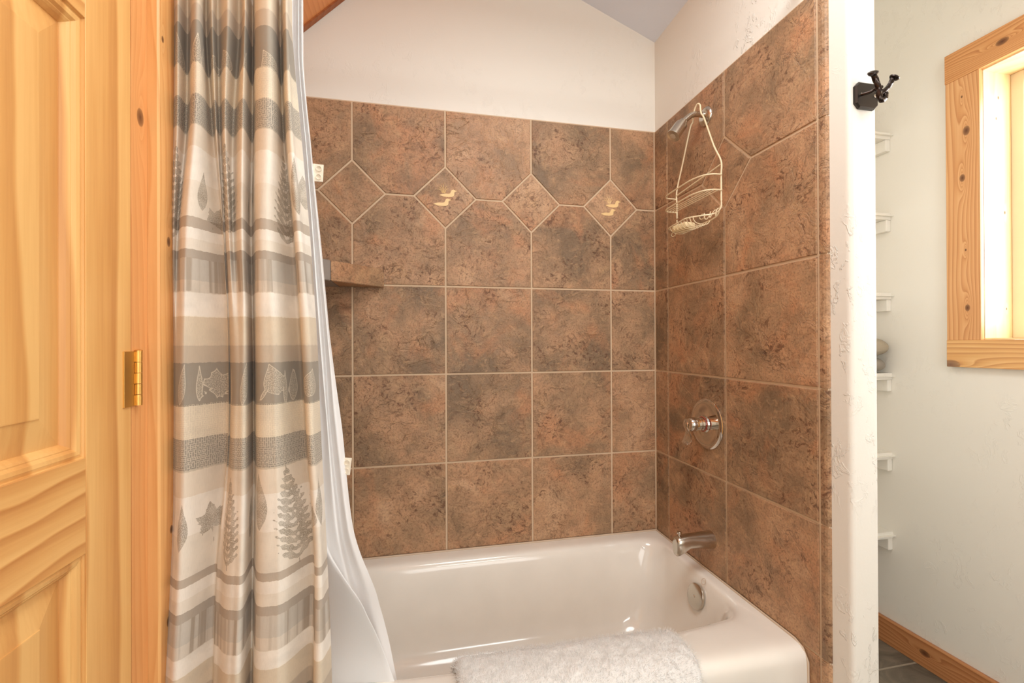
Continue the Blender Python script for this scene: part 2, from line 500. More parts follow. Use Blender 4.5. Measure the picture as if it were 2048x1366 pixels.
# partition wall with the plumbing
part = struct(prism('wall_partition', [(.0075, .0075), (.0075, -.852), (.0080, -.8575), (.0098, -.862), (.0135, -.8645), (.018, -.865), (.074, -.865), (.084, -.862), (.0885, -.855), (.09, -.845), (.09, .0075)], 'z', 0, 2.85, M['plaster_rough']))
box('grout_bed', .0032, .0074, -.808, 0.004, 0, ZR[7], M['grout'], part)
pr = tile_polys([-y for y in YS], ZR, [.4366])
build_tiles('tile_surround', pr, lambda u, z, h: (h, -u, z), M['tile'], part)
# flip the raised side of the partition tiles toward the tub
pt = [o for o in bpy.data.objects if o.name.startswith('tile_surround') and o.parent == part][0]
for v in pt.data.vertices: v.co.x = -v.co.x
pt.data.flip_normals()
# bullnose edge strip
eb = []
for a, b in zip(ZR, ZR[1:]): eb.append((a, b))
verts, faces, seeds = [], [], []
for a, b in eb:
    r = (random.random(), random.random(), random.random()); base = len(verts)
    prof = [(-.7875, .0035), (-.7885, .0), (-.800, -.0004), (-.8065, .0012), (-.8105, .0045), (-.812, .0078)]
    for z in (a+.0025, b-.0025):
        for (y, x) in prof: verts.append((x, y, z)); seeds.append(r)
    n = len(prof)
    for i in range(n-1): faces.append((base+i, base+i+1, base+n+i+1, base+n+i))
    faces.append(tuple(base+i for i in range(n))); faces.append(tuple(base+n+i for i in range(n))[::-1])
eo = link_mesh('edge_tile_strip', verts, faces, M['tile'])
a_ = eo.data.attributes.new('tile_seed', 'FLOAT_VECTOR', 'POINT'); a_.data.foreach_set('vector', [c for s in seeds for c in s])
bm = bmesh.new(); bm.from_mesh(eo.data); bmesh.ops.recalc_face_normals(bm, faces=bm.faces); bm.to_mesh(eo.data); bm.free()
keep_world(eo, part)

# left alcove wall, tiled
wall_left = struct(prism('wall_left', [(XT-.12, .0075), (XT-.0075, .0075), (XT-.0075, -.742), (XL, -.742), (XL, -.905), (XL-.12, -.905), (XT-.12, -.9)], 'z', 0, 2.6, M['plaster']))
box('grout_bed', XT-.0074, XT-.0032, -.74, 0, 0, ZR[7], M['grout'], wall_left)
pl = tile_polys([0, .3, .64, .738], ZR, [])
build_tiles('tile_surround', pl, lambda u, z, h: (XT+h, -u, z), M['tile'], wall_left)
struct(box('wall_side', XL-.12, XL, YF, -1.655, 0, 2.9, M['plaster']))
struct(box('wall_lintel', XL-.12, XL, -1.655, -.905, 2.06, 2.9, M['plaster']))
struct(box('wall_front', XL-.12, XW+.14, YF-.1, YF, 0, 3.0, M['plaster']))
struct(box('floor', XL-.2, XW+.14, YF-.1, .12, -.06, 0, M['floor']))
# hallway surface behind the door stays closed by the slab itself

# window wall
WY0, WY1, WZ0, WZ1 = -1.48, -.608, 1.197, 2.09
bm = bmesh.new()
for (y0, y1, z0, z1) in ((WY1, .0075, 0, 2.95), (YF, WY0, 0, 2.95), (WY0, WY1, 0, WZ0), (WY0, WY1, WZ1, 2.95)):
    b2 = box_bm(XW, XW+.14, y0, y1, z0, z1)
    me = bpy.data.meshes.new('t'); b2.to_mesh(me); b2.free(); bm.from_mesh(me); bpy.data.meshes.remove(me)
struct(from_bm('wall_right', bm, M['plaster']))

# ceilings
XA = -.88; ZA = CZ-CSL*XA
struct(prism('ceiling', [(0.02, CZ-.008), (XA, ZA), (XA, ZA+.1), (0.02, CZ+.1)], 'y', YF, .02, M['ceiling']))
struct(prism('ceiling_left', [(XA, ZA), (XT-.1, ZA-(XA-XT+.1)*.98), (XT-.1, ZA-(XA-XT+.1)*.98+.12), (XA, ZA+.1)], 'y', YF, .02, M['pine_ceiling']))
struct(box('ceiling_right', 0.0, XW+.14, YF, .02, 2.85, 2.95, M['plaster']))
struct(box('wall_header', 0.0075, .09, YF, -.865, 2.45, 2.9, M['plaster']))

# trim board on the back wall, cut at 45 degrees
def cl(x): return 2.338+(x+1.376)*.985
struct(prism('trim_1', [(XT, cl(XT)-.009), (-.89, cl(-.89)-.009), (-.89, cl(-.89)+.002), (XT, cl(XT)+.002)], 'y', -.016, .0075, M['trimdark'], bev=.001),
       'narrow stained strip under the wooden slope')

# baseboard
struct(box('baseboard_right', XW-.018, XW, YF, 0.007, 0, .098, M['baseboard'], bev=.004))

# ------------------------------------------------------------------ window
win = empty('window_1', (XW, (WY0+WY1)/2, WZ0)); win['kind'] = 'structure'; win['label'] = 'deep set window with cedar casing boards'
box('side_casing', XW-.019, XW, -.614, -.518, WZ0, WZ1-.003, M['cedar_v'], win, .0015)
box('side_casing', XW-.019, XW, WY0-.088, WY0+.006, WZ0, WZ1-.003, M['cedar_v'], win, .0015)
box('head_casing', XW-.022, XW, WY0-.088, -.518, WZ1-.004, WZ1+.094, M['cedar_h'], win, .0015)
box('apron_casing', XW-.021, XW, WY0-.088, -.518, WZ0-.092, WZ0, M['cedar_sill'], win, .0015)
box('jamb_lining', XW-.004, XW+.125, WY1-.006, WY1-.0005, WZ0, WZ1, M['reveal'], win, .0005)
box('jamb_lining', XW-.004, XW+.125, WY0+.0005, WY0+.006, WZ0, WZ1, M['reveal'], win, .0005)
box('head_lining', XW-.004, XW+.125, WY0+.006, WY1-.006, WZ1-.008, WZ1-.0005, M['reveal'], win, .0005)
box('sill_lining', XW-.004, XW+.125, WY0+.006, WY1-.006, WZ0+.0005, WZ0+.006, M['reveal'], win, .0005)
# frame
def frame(name, x0, x1, y0, y1, z0, z1, w, mat, parent):
    bm = bmesh.new()
    for (a, b, c, d) in ((y0, y0+w, z0, z1), (y1-w, y1, z0, z1), (y0+w, y1-w, z0, z0+w), (y0+w, y1-w, z1-w, z1)):
        b2 = box_bm(x0, x1, a, b, c, d, .002, 1)
        me = bpy.data.meshes.new('t'); b2.to_mesh(me); b2.free(); bm.from_mesh(me); bpy.data.meshes.remove(me)
    return keep_world(from_bm(name, bm, mat), parent)
frame('window_frame', XW+.118, XW+.138, WY0+.006, WY1-.006, WZ0+.006, WZ1-.008, .034, M['vinyl'], win)
sash = frame('sash', XW+.124, XW+.145, WY0+.038, WY1-.038, WZ0+.038, WZ1-.040, .012, M['vinyl'], win)
box('pane', XW+.133, XW+.137, WY0+.049, WY1-.049, WZ0+.049, WZ1-.051, M['glass'], win)

# ------------------------------------------------------------------ door
XD = -1.44
door = empty('door_1', (XD-.02, -.889, 0)); door['kind'] = 'structure'; door['label'] = 'honey pine panel door standing closed on the left'
D0, D1 = -.8895, -1.64       # hinge edge, latch edge
ys = [(-.8895, -.9895), (-1.21, -1.32), (-1.54, -1.64)]
zr = [(.008, .22), (.903, 1.037), (1.65, 1.76), (1.93, 2.03)]
def dbox(name, y0, y1, z0, z1, mat): return box(name, XD-.035, XD, y0, y1, z0, z1, mat, door, .0008, 1)
dbox('stile', ys[0][1], ys[0][0], .008, 2.03, M['door_stile'])
dbox('stile', ys[2][1], ys[2][0], .008, 2.03, M['door_stile'])
for (a, b) in zr: dbox('rail', ys[2][0]+.0005, ys[0][1]-.0005, a, b, M['door_rail'])
for (a, b) in zip(zr, zr[1:]): dbox('mullion', ys[1][1], ys[1][0], a[1]+.0005, b[0]-.0005, M['door_stile'])
def rect_loft(name, y0, y1, z0, z1, prof, mat, parent, cap=False):
    """prof: list of (inset, x)"""
    bm = bmesh.new(); rings = []
    for ins, x in prof:
        rings.append([bm.verts.new(p) for p in ((x, y0+ins, z0+ins), (x, y1-ins, z0+ins), (x, y1-ins, z1-ins), (x, y0+ins, z1-ins))])
    for A, B in zip(rings, rings[1:]):
        for k in range(4): bm.faces.new((A[k], A[(k+1) % 4], B[(k+1) % 4], B[k]))
    if cap: bm.faces.new(rings[-1])
    else:
        A, B = rings[-1], rings[0]
    return keep_world(from_bm(name, bm, mat), parent)
for (ya, yb) in ((ys[0][1], ys[1][0]), (ys[1][1], ys[2][0])):
    for (a, b) in zip(zr, zr[1:]):
        y0, y1, z0, z1 = yb, ya, a[1], b[0]
        rect_loft('moulding', y0, y1, z0, z1, [(0, XD-.002), (.001, XD-.005), (.006, XD-.0035), (.011, XD-.0045), (.0145, XD-.0085), (.016, XD-.0085), (.019, XD-.011), (.023, XD-.0165), (.0235, XD-.018)], M['door_panel'], door)
        rect_loft('panel', y0, y1, z0, z1, [(.0225, XD-.0178), (.026, XD-.0172), (.064, XD-.0105), (.0645, XD-.0092), (.066, XD-.009)], M['door_panel'], door, True)
# hinge
def hinge(zc, parent):
    h = empty('hinge', (XD, -.883, zc)); keep_world(h, parent)
    hh = .0445
    def bb(name, *a, **k):
        o = from_bm(name, box_bm(*a, **k), M['brass']); o.parent = h
        o.matrix_parent_inverse = (Matrix.Translation(h.location)).inverted(); return o
    bb('leaf_plate', XD-.001, XD+.0022, -.9105, -.886, zc-hh, zc+hh, bev=.0006)
    for k in range(5):
        z0 = zc-hh+k*.0178; 
        bm = bmesh.new(); tube(bm, [(XD+.0035, -.8765, z0+.0004), (XD+.0035, -.8765, z0+.0174)], .0052, 20)
        o = from_bm('knuckle', bm, M['brass'], None, True); o.parent = h; o.matrix_parent_inverse = Matrix.Translation(h.location).inverted()
        for p in o.data.polygons: p.use_smooth = len(p.vertices) < 5
        if k % 2 == 0: bb('leaf_wrap', XD-.001, XD+.0022, -.887, -.877, z0+.0006, z0+.0172)
        else: bb('leaf_wrap', XD-.001, XD+.0018, -.8835, -.877, z0+.0006, z0+.0172)
    bm = bmesh.new(); tube(bm, [(XD+.0035, -.8765, zc+hh), (XD+.0035, -.8765, zc+hh+.0012), (XD+.0035, -.8765, zc+hh+.0024)], [.0058, .0058, .004], 20)
    o = from_bm('pin', bm, M['brass'], None, True); o.parent = h; o.matrix_parent_inverse = Matrix.Translation(h.location).inverted()
    return h
hinge(1.1385, door)
# jamb and casing
struct(box('trim_2', XL-.10, XD-.001, -.886, -.8425, 0, 2.06, M['jamb'], bev=.001), 'pine jamb strip beside the door')
struct(prism('trim_3', [(XL+.001, -.8423), (XD+.0135, -.8423), (XD+.0165, -.8393), (XD+.0165, -.747), (XD+.0135, -.744), (XL+.001, -.744)], 'z', 0, 2.3, M['casing']), 'knotty pine casing board between door and curtain')
struct(box('trim_4', XL-.10, XD-.001, -1.655, -.886, 2.036, 2.06, M['jamb'], bev=.001))
struct(box('trim_5', XL+.001, XD+.0165, -1.75, -.8423, 2.061, 2.15, M['casing'], bev=.001))
struct(box('wall_closet', XL-.14, XL-.101, -1.655, -.886, 0, 2.06, M['plaster']))

# ------------------------------------------------------------------ bathtub
def tub_ring(z, xl, xr, yf, yb, r, bulge=0, nc=10, ns=26, nt=12):
    pts = []
    def seg(p, q, n):
        for i in range(n): pts.append((p[0]+(q[0]-p[0])*i/n, p[1]+(q[1]-p[1])*i/n))
    def arc(cx, cy, a0):
        for i in range(nc):
            a = a0+PI/2*i/nc; pts.append((cx+r*math.cos(a), cy+r*math.sin(a)))
    arc(xr-r, yf+r, -PI/2); seg((xr, yf+r), (xr, yb-r), nt)
    arc(xr-r, yb-r, 0); seg((xr-r, yb), (xl+r, yb), ns)
    arc(xl+r, yb-r, PI/2); seg((xl, yb-r), (xl, yf+r), nt)
    arc(xl+r, yf+r, PI); seg((xl+r, yf), (xr-r, yf), ns)
    out = []
    for x, y in pts:
        if bulge and y < (yf+yb)/2:
            t = (x-xl)/(xr-xl)
            w = min(1., max(0., ((yf+yb)/2-y)/((yb-yf)/2)))
            y -= bulge*math.sin(PI*min(1, max(0, t)))**.8*w
        out.append((x, y, z))
    return out
TX0, TX1, TY0, TY1 = XT+.002, -.001, -.752, -.002
rings = [tub_ring(0.0, TX0, TX1, TY0, TY1, .004),
         tub_ring(.350, TX0, TX1, TY0, TY1, .004),
         tub_ring(.372, TX0, TX1, TY0+.002, TY1, .004),
         tub_ring(.388, TX0, TX1, TY0+.010, TY1, .004),
         tub_ring(.397, TX0, TX1, TY0+.022, TY1, .004),
         tub_ring(.4005, TX0, TX1, TY0+.042, TY1, .006),
         tub_ring(.4000, TX0+.05, TX1-.026, TY0+.085, TY1-.040, .05, .01),
         tub_ring(.3985, TX0+.065, TX1-.036, TY0+.158, TY1-.058, .06, .050),
         tub_ring(.3935, TX0+.075, TX1-.043, TY0+.176, TY1-.070, .07, .058),
         tub_ring(.383, TX0+.083, TX1-.048, TY0+.188, TY1-.078, .075, .058),
         tub_ring(.365, TX0+.095, TX1-.053, TY0+.196, TY1-.084, .085, .058),
         tub_ring(.30, TX0+.13, TX1-.068, TY0+.202, TY1-.096, .10, .045),
         tub_ring(.20, TX0+.19, TX1-.092, TY0+.206, TY1-.114, .11, .035),
         tub_ring(.13, TX0+.24, TX1-.118, TY0+.220, TY1-.135, .12, .03),
         tub_ring(.095, TX0+.28, TX1-.15, TY0+.225, TY1-.165, .12, .02),
         tub_ring(.075, TX0+.34, TX1-.20, TY0+.262, TY1-.205, .11, .01),
         tub_ring(.068, TX0+.44, TX1-.30, TY0+.33, TY1-.29, .06, 0)]
verts = [p for r in rings for p in r]; n = len(rings[0]); faces = []
for k in range(len(rings)-1):
    for i in range(n): faces.append((k*n+i, k*n+(i+1) % n, (k+1)*n+(i+1) % n, (k+1)*n+i))
faces.append(tuple((len(rings)-1)*n+i for i in range(n)))
tub = empty('bathtub', (XT/2, -.376, 0))
tag(tub, 'glossy bone-white alcove bathtub below the brown tiled walls', 'bathtub')
basin = link_mesh('basin', verts, faces, M['tub'], None, True)
bm = bmesh.new(); bm.from_mesh(basin.data); bmesh.ops.recalc_face_normals(bm, faces=bm.faces); bm.to_mesh(basin.data); bm.free()
keep_world(basin, tub)
sub = basin.modifiers.new('subsurf', 'SUBSURF'); sub.levels = 1; sub.render_levels = 2
# overflow plate
oc, od = Vector((-.0645, -.372, .3325)), Vector((-1, 0, .22))
ov = lathe('overflow_plate', [(.0405, 0), (.0415, .004), (.0405, .0085), (.037, .0105), (.012, .0118), (0.0005, .012)], oc, od, M['brushed'], tub, 48)
bm = bmesh.new()
u_ = Vector((0, 1, 0)); w_ = od.normalized().cross(u_)
scr = lathe('screw', [(.0042, .0115), (.0042, .0135), (.003, .0142), (.0004, .0142)], oc, od, M['chrome'], None, 16)
scr.parent = ov; scr.matrix_parent_inverse = (Matrix.Translation(Vector(tub.location)) @ ov.matrix_parent_inverse).inverted()
# small oval sticker mark above the plate
mk = lathe('oval_mark', [(.0105, 0), (.0105, .0006), (.0088, .0006), (.0088, .0002)], (-.051, -.390, .3905), (-.95, 0, .45), M['caulk'], tub, 32, False)
# drain
lathe('drain', [(.026, 0), (.03, .001), (.03, .003), (.02, .004), (.0005, .004)], (-.42, -.37, .0672), (0, 0, 1), M['brushed'], tub, 32)
# caulk bead along the tile
bm = bmesh.new()
tube(bm, [(XT+.004, -.0035, .4015), (-.004, -.0035, .4015)], .0034, 8)
tube(bm, [(-.0035, -.004, .4015), (-.0035, -.71, .4013), (-.0035, -.735, .392), (-.0035, -.7515, .366), (-.0035, -.7525, .02)], .0032, 8)
keep_world(from_bm('caulk_bead', bm, M['caulk'], None, True), tub)

# ------------------------------------------------------------------ corner shelf
cs = empty('corner_shelf', (XT, 0, 1.40))
tag(cs, 'brown tile corner shelf with a grey end, left of the back wall', 'shelf')
def shelf_part(name, poly, mat, z0=1.401, z1=1.468):
    o = prism(name, poly, 'z', z0, z1, mat, None, .002)
    at = o.data.attributes.new('tile_seed', 'FLOAT_VECTOR', 'POINT')
    at.data.foreach_set('vector', [1.0, .35, .2]*len(o.data.vertices))
    return keep_world(o, cs)
M['tile_grey'] = mat_plain('grey_slate_tile_end', rgb(150, 140, 132), .6, 0, 120, .5)
kx = -1.265
shelf_part('tile_slab', [(-1.108, -.002), (-1.108, -.012), (kx, -.169), (kx, -.002)], M['tile'])
shelf_part('tile_end', [(kx-.001, -.002), (kx-.001, -.17), (XT+.002, -.418), (XT+.002, -.002)], M['tile_grey'])

# ------------------------------------------------------------------ shower fittings
sh = empty('wall_mounted_shower', (0, -.345, 1.982))
tag(sh, 'chrome shower head on a short bent arm near the top of the right tiled wall', 'shower')
lathe('escutcheon', [(.034, 0), (.034, .003), (.031, .007), (.022, .012), (.014, .0135), (.0118, .0135)], (-.0, -.345, 1.98), (-1, 0, 0), M['brushed'], sh, 48)
tube_obj('shower_arm', smooth_path([(-.002, -.345, 1.983), (-.03, -.345, 1.986), (-.055, -.345, 1.980), (-.078, -.345, 1.963), (-.092, -.345, 1.948)], 8), .0098, M['brushed'], sh, 16)
hd = Vector((-.60, 0, -.80)).normalized(); ho = Vector((-.086, -.345, 1.956))
lathe('ball_collar', [(.012, 0), (.0145, .003), (.0145, .012), (.011, .015)], ho, hd, M['brushed'], sh, 24)
head = lathe('head', [(.012, .012), (.0195, .015), (.0212, .019), (.0222, .062), (.0232, .066), (.0232, .070), (.0205, .0705)], ho, hd, M['brushed'], sh, 40)
lathe('spray_face', [(.0206, .0690), (.012, .0702), (.006, .0712), (.0005, .0712)], ho, hd, mat_plain('pale_nozzle_plastic', rgb(206, 190, 170), .4), sh, 32)

vv = empty('shower_valve', (0, -.341, .91))
tag(vv, 'round chrome shower valve with curved lever handle on the right tiled wall', 'faucet')
vc = Vector((0, -.341, .909))
lathe('escutcheon', [(.0875, 0), (.0875, .003), (.084, .0065), (.074, .0095), (.070, .0085), (.03, .0105), (.028, .016), (.024, .018)], vc, (-1, 0, 0), M['chrome'], vv, 64)
lathe('valve_stem', [(.023, .012), (.023, .030), (.0205, .031), (.0205, .043), (.023, .044), (.0245, .050), (.024, .066), (.020, .071), (.008, .073), (.0005, .073)], vc, (-1, 0, 0), M['chrome'], vv, 40)
bm = bmesh.new()
path = smooth_path([vc+Vector(p) for p in ((-.048, .012, .018), (-.066, .018, .012), (-.076, .012, -.004), (-.071, .008, -.022), (-.070, .006, -.042), (-.078, .004, -.060), (-.086, .003, -.066))], 6)
nP = len(path)
rows = []
for i, p in enumerate(path):
    t = i/(nP-1); w = .020*(1-.35*math.sin(PI*min(1, t*1.3))**1)+(.004 if t > .6 else 0)
    if t > .93: w *= .72
    th = .0042-.0015*t
    tg = (path[min(i+1, nP-1)]-path[max(i-1, 0)]).normalized(); sd = Vector((0, 1, 0)); nn = tg.cross(sd).normalized()
    ring = [bm.verts.new(p+sd*w*math.cos(a)+nn*th*math.sin(a)) for a in [2*PI*k/14 for k in range(14)]]
    rows.append(ring)
for A, B in zip(rows, rows[1:]):
    for k in range(14): bm.faces.new((A[k], A[(k+1) % 14], B[(k+1) % 14], B[k]))
bm.faces.new(rows[0]); bm.faces.new(rows[-1])
keep_world(from_bm('lever', bm, M['chrome'], None, True), vv)
lathe('temperature_mark', [(.0255, .0178), (.0262, .0185), (.0262, .0195), (.0250, .0198)], vc, (-1, 0, 0), mat_plain('red_mark', rgb(170, 50, 36), .4), vv, 40, False)

sp = empty('tub_spout', (0, -.36, .512))
tag(sp, 'chrome tub spout with a pull-up diverter knob above the rim', 'faucet')
bm = bmesh.new(); rings = []
S = [(0, .029, .0295, .514), (.006, .029, .0295, .514), (.03, .0275, .028, .515), (.06, .0245, .025, .517), (.09, .0225, .0235, .517), (.112, .0220, .0250, .513), (.126, .0215, .0270, .509), (.134, .0195, .0265, .507), (.138, .015, .023, .506)]
for d, ry, rz, zc in S:
    ring = []
    for k in range(32):
        a = 2*PI*k/32; e = .75 if d > .08 else 1.
        c_, s_ = math.cos(a), math.sin(a)
        yy = ry*math.copysign(abs(c_)**e, c_); zz = rz*math.copysign(abs(s_)**e, s_)
        if zz < 0 and d > .095: zz *= 1.35
        ring.append(bm.verts.new((-d, -.36+yy, zc+zz)))
    rings.append(ring)
for A, B in zip(rings, rings[1:]):
    for k in range(32): bm.faces.new((A[k], A[(k+1) % 32], B[(k+1) % 32], B[k]))
bm.faces.new(rings[0]); bm.faces.new(rings[-1])
keep_world(from_bm('spout_body', bm, M['brushed'], None, True), sp)
lathe('diverter_knob', [(.0028, 0), (.0028, .012), (.0075, .014), (.008, .017), (.007, .021), (.0005, .0225)], (-.122, -.36, .531), (0, 0, 1), M['chrome'], sp, 20)

# ------------------------------------------------------------------ shower caddy
cad = empty('shower_caddy', (-.05, -.35, 1.60))
tag(cad, 'ivory coated wire shower caddy hanging from the shower arm', 'caddy')
W = .0024; xb = -.048
yR, yLf = -.485, -.240
def cw(name, pts, r=W, n=7, seg=8, closed=False):
    P = smooth_path(pts, n) if n > 1 else pts
    return tube_obj(name, P, r, M['wire'], cad, seg, closed=closed)
# hanger: one wire looping over the arm
cw('hanger_wire', [(xb, yLf, 1.650), (xb, yLf, 1.70), (xb, yLf, 1.752), (xb+.002, -.272, 1.835), (-.045, -.318, 1.945), (-.040, -.326, 1.965), (-.037, -.327, 1.990), (-.035, -.333, 2.010), (-.034, -.346, 2.020), (-.034, -.360, 2.010), (-.035, -.364, 1.992), (-.037, -.372, 1.972), (-.040, -.392, 1.945), (xb, -.45, 1.83), (xb, yR, 1.765), (xb, yR, 1.72), (xb, yR, 1.64)], W*1.1)
cw('cross_bar', [(xb, yR, 1.755), (xb, yLf, 1.735)], W, 1)
def rail(z, sag=0., r=W):
    return [(xb, yR-.003, z), (xb-.030, yR, z), (xb-.052, yR+.022, z+.001), (xb-.062, yR+.07, z+.002), (xb-.064, (yR+yLf)/2, z), (xb-.060, yLf-.04, z), (xb-.052, yLf-.012, z), (xb-.038, yLf, z), (xb-.015, yLf+.001, z), (xb, yLf+.004, z)]
cw('basket_rail', rail(1.722))
cw('basket_rail', rail(1.673))
for k in range(4):
    xx = xb-.048+k*.012
    cw('shelf_wire', [(xx, yR+.012-.003*k, 1.672), (xx, yLf-.003, 1.672)], .0015, 1, 6)
# lower soap tray
cw('tray_frame', [(xb, yR, 1.645), (xb+.001, yR+.004, 1.618), (xb-.012, yR+.02, 1.604), (xb-.045, yR+.045, 1.602), (xb-.066, yR+.085, 1.604), (xb-.068, (yR+yLf)/2, 1.602), (xb-.062, yLf-.05, 1.600), (xb-.045, yLf-.028, 1.598), (xb-.02, yLf-.018, 1.596), (xb, yLf, 1.602), (xb, yLf, 1.645)])
cw('tray_back_wire', [(xb, yR+.002, 1.625), (xb+.001, yR+.03, 1.596), (xb, (yR+yLf)/2, 1.592), (xb, yLf-.02, 1.594), (xb, yLf, 1.62)])
for k in range(9):
    yy = yR+.055+k*.0165
    x0 = xb-.066
    cw('tray_wire', [(x0+.002, yy, 1.602), (x0+.008, yy, 1.588), (x0+.022, yy, 1.580), (xb-.014, yy, 1.579), (xb-.003, yy, 1.588), (xb, yy, 1.594)], .0014, 4, 6)
# scalloped zigzag with end loops
for (ya, yb, xo) in ((yR+.004, yR+.075, xb-.006), (yLf-.055, yLf+.0, xb-.006)):
    pts = []; m = 26
    for i in range(m+1):
        t = i/m; y = ya+(yb-ya)*t
        pts.append((xo-.006*math.sin(t*PI*5), y, 1.606+.0115*math.cos(t*PI*6)+.004*t))
    cw('loop_wire', pts, .0016, 3, 6)
    lp = []
    yc = yb+.008 if xo and yb > ya and ya < -.4 else yb+.008
    for i in range(16):
        a = 2*PI*i/16
        lp.append((xo-.003, yc+.014*math.cos(a), (1.612 if ya < -.4 else 1.594)+.008*math.sin(a)))
    cw('loop_wire', lp, .0016, 1, 6, True)
soap = from_bm('soap_bar', box_bm(-.034, .034, -.030, .030, -.011, .011, .009, 4), M['soap'], None, True)
soap.location = (xb-.034, -.3325, 1.5925); soap.rotation_euler = (0, 0, .1); soap.scale = (.62, 1.25, 1)
tag(soap, 'ivory bar of soap in the bottom tray of the wire caddy', 'soap')

# ------------------------------------------------------------------ robe hook
hk = empty('robe_hook', (.049, -.865, 1.772))
tag(hk, 'dark bronze twisted double robe hook with octagonal plate on the wall end', 'hook')
px0, px1, pz0, pz1, ch = .017, .082, 1.741, 1.803, .011
octo = lambda e: [(px0+ch, pz0+e), (px1-ch, pz0+e), (px1-e, pz0+ch), (px1-e, pz1-ch), (px1-ch, pz1-e), (px0+ch, pz1-e), (px0+e, pz1-ch), (px0+e, pz0+ch)]
bm = bmesh.new(); rg = []
for e, y in ((0, -.8648), (0, -.8700), (.0035, -.8735)):
    rg.append([bm.verts.new((p[0], y, p[1])) for p in octo(e)])
for A, B in zip(rg, rg[1:]):
    for k in range(8): bm.faces.new((A[k], A[(k+1) % 8], B[(k+1) % 8], B[k]))
bm.faces.new(rg[0]); bm.faces.new(rg[-1])
keep_world(from_bm('back_plate', bm, M['ironplate']), hk)
for sx in (.031, .069):
    s_ = lathe('screw', [(.0036, 0), (.0036, .0014), (.002, .002), (.0004, .002)], (sx, -.8735, 1.772), (0, -1, 0), M['chrome'], hk, 16)
tube_obj('stem', smooth_path([(.030, -.874, 1.771), (.038, -.888, 1.770), (.042, -.898, 1.772), (.036, -.916, 1.766)], 6), .0036, M['iron'], hk, 12)
def prong(pts, r):
    P = smooth_path(pts, 8)
    tube_obj('prong', P, r, M['iron'], hk, 12, twist=.16, square=.18)
hy = -.918
prong([(.0085, hy-.002, 1.789), (.0145, hy-.003, 1.774), (.0205, hy-.004, 1.757), (.0215, hy-.004, 1.742), (.027, hy-.004, 1.7325), (.038, hy-.002, 1.7365), (.0445, hy, 1.747), (.043, hy+.003, 1.756), (.036, hy+.006, 1.756), (.032, hy+.006, 1.748)], .0050)
prong([(.062, hy-.002, 1.786), (.056, hy-.002, 1.774), (.048, hy-.001, 1.763), (.040, hy, 1.756), (.033, hy+.002, 1.750)], .0046)
for (x, z, ax) in ((.0060, 1.7935, (-.35, -.45, .8)), (.0650, 1.7905, (.35, -.45, .8))):
    lathe('prong_head', [(.004, -.006), (.0085, -.003), (.0105, 0), (.0100, .0025), (.006, .0045), (.0005, .005)], (x, hy-.003, z-.003), ax, M['iron'], hk, 24)

# ------------------------------------------------------------------ alcove shelves behind the partition
XP = .0905
zs_top = [2.013, 1.697, 1.384, 1.069, .757, .447]
pl_lab = ['topmost white plaster shelf beyond the partition, high beside the robe hook', 'second white plaster shelf from the top, level with the middle of the window',
          'third white plaster shelf from the top, above the stones', 'white plaster shelf carrying the two stacked stones',
          'white plaster shelf directly below the one with the stones', 'lowest white plaster shelf, nearest the baseboard']
for z, lab in zip(zs_top, pl_lab):
    s = empty('wall_shelf', (.46, -.18, z-.03))
    tag(s, lab, 'shelf', 'white plaster shelves in the nook beyond the partition')
    yf = -.330; poly = [(XP, .006), (XP, yf), (XW-.0005, yf), (XW-.0005, .006)]
    bm = bmesh.new()
    A = [bm.verts.new((p[0], p[1], z-.026)) for p in poly]; B = [bm.verts.new((p[0], p[1], z)) for p in poly]
    bm.faces.new(A); bm.faces.new(B[::-1]); n_ = len(poly)
    for i in range(n_): bm.faces.new((A[i], B[i], B[(i+1) % n_], A[(i+1) % n_]))
    bmesh.ops.recalc_face_normals(bm, faces=bm.faces)
    bmesh.ops.bevel(bm, geom=[e for e in bm.edges if all(abs(v_.co.y-yf) < 1e-6 for v_ in e.verts) and abs(e.verts[0].co.z-e.verts[1].co.z) < 1e-6], offset=.0115, segments=4, affect='EDGES')
    keep_world(from_bm('shelf_board', bm, M['plaster']), s)
    box('cleat', XW-.022, XW-.0005, -.318, .006, z-.072, z-.0265, M['plaster'], s, .003)

def stone(name, c, s, mat, seed):
    bm = bmesh.new(); bmesh.ops.create_icosphere(bm, subdivisions=5, radius=1)
    for v in bm.verts:
        d = v.co.normalized(); k = 1+.07*noise.noise(d*1.3+Vector((seed, 0, 0)))+.012*noise.noise(d*9+Vector((seed, 3, 0)))
        zf = abs(d.z)**.9*(1 if d.z > 0 else -1)
        v.co = Vector((d.x*s[0]*k, d.y*s[1]*k, zf*s[2]*k))
    o = from_bm(name, bm, mat, None, True); o.location = c
    return o
tag(stone('smooth_stone', (.752, -.272, 1.069+.033), (.078, .062, .0335), M['stone_grey'], 1.), 'smooth grey stone lying on the shelf under a paler stone', 'stone')
tag(stone('smooth_stone', (.752, -.275, 1.069+.066+.0365), (.088, .068, .038), M['stone_pale'], 5.), 'pale speckled stone balanced on top of the grey stone', 'stone')

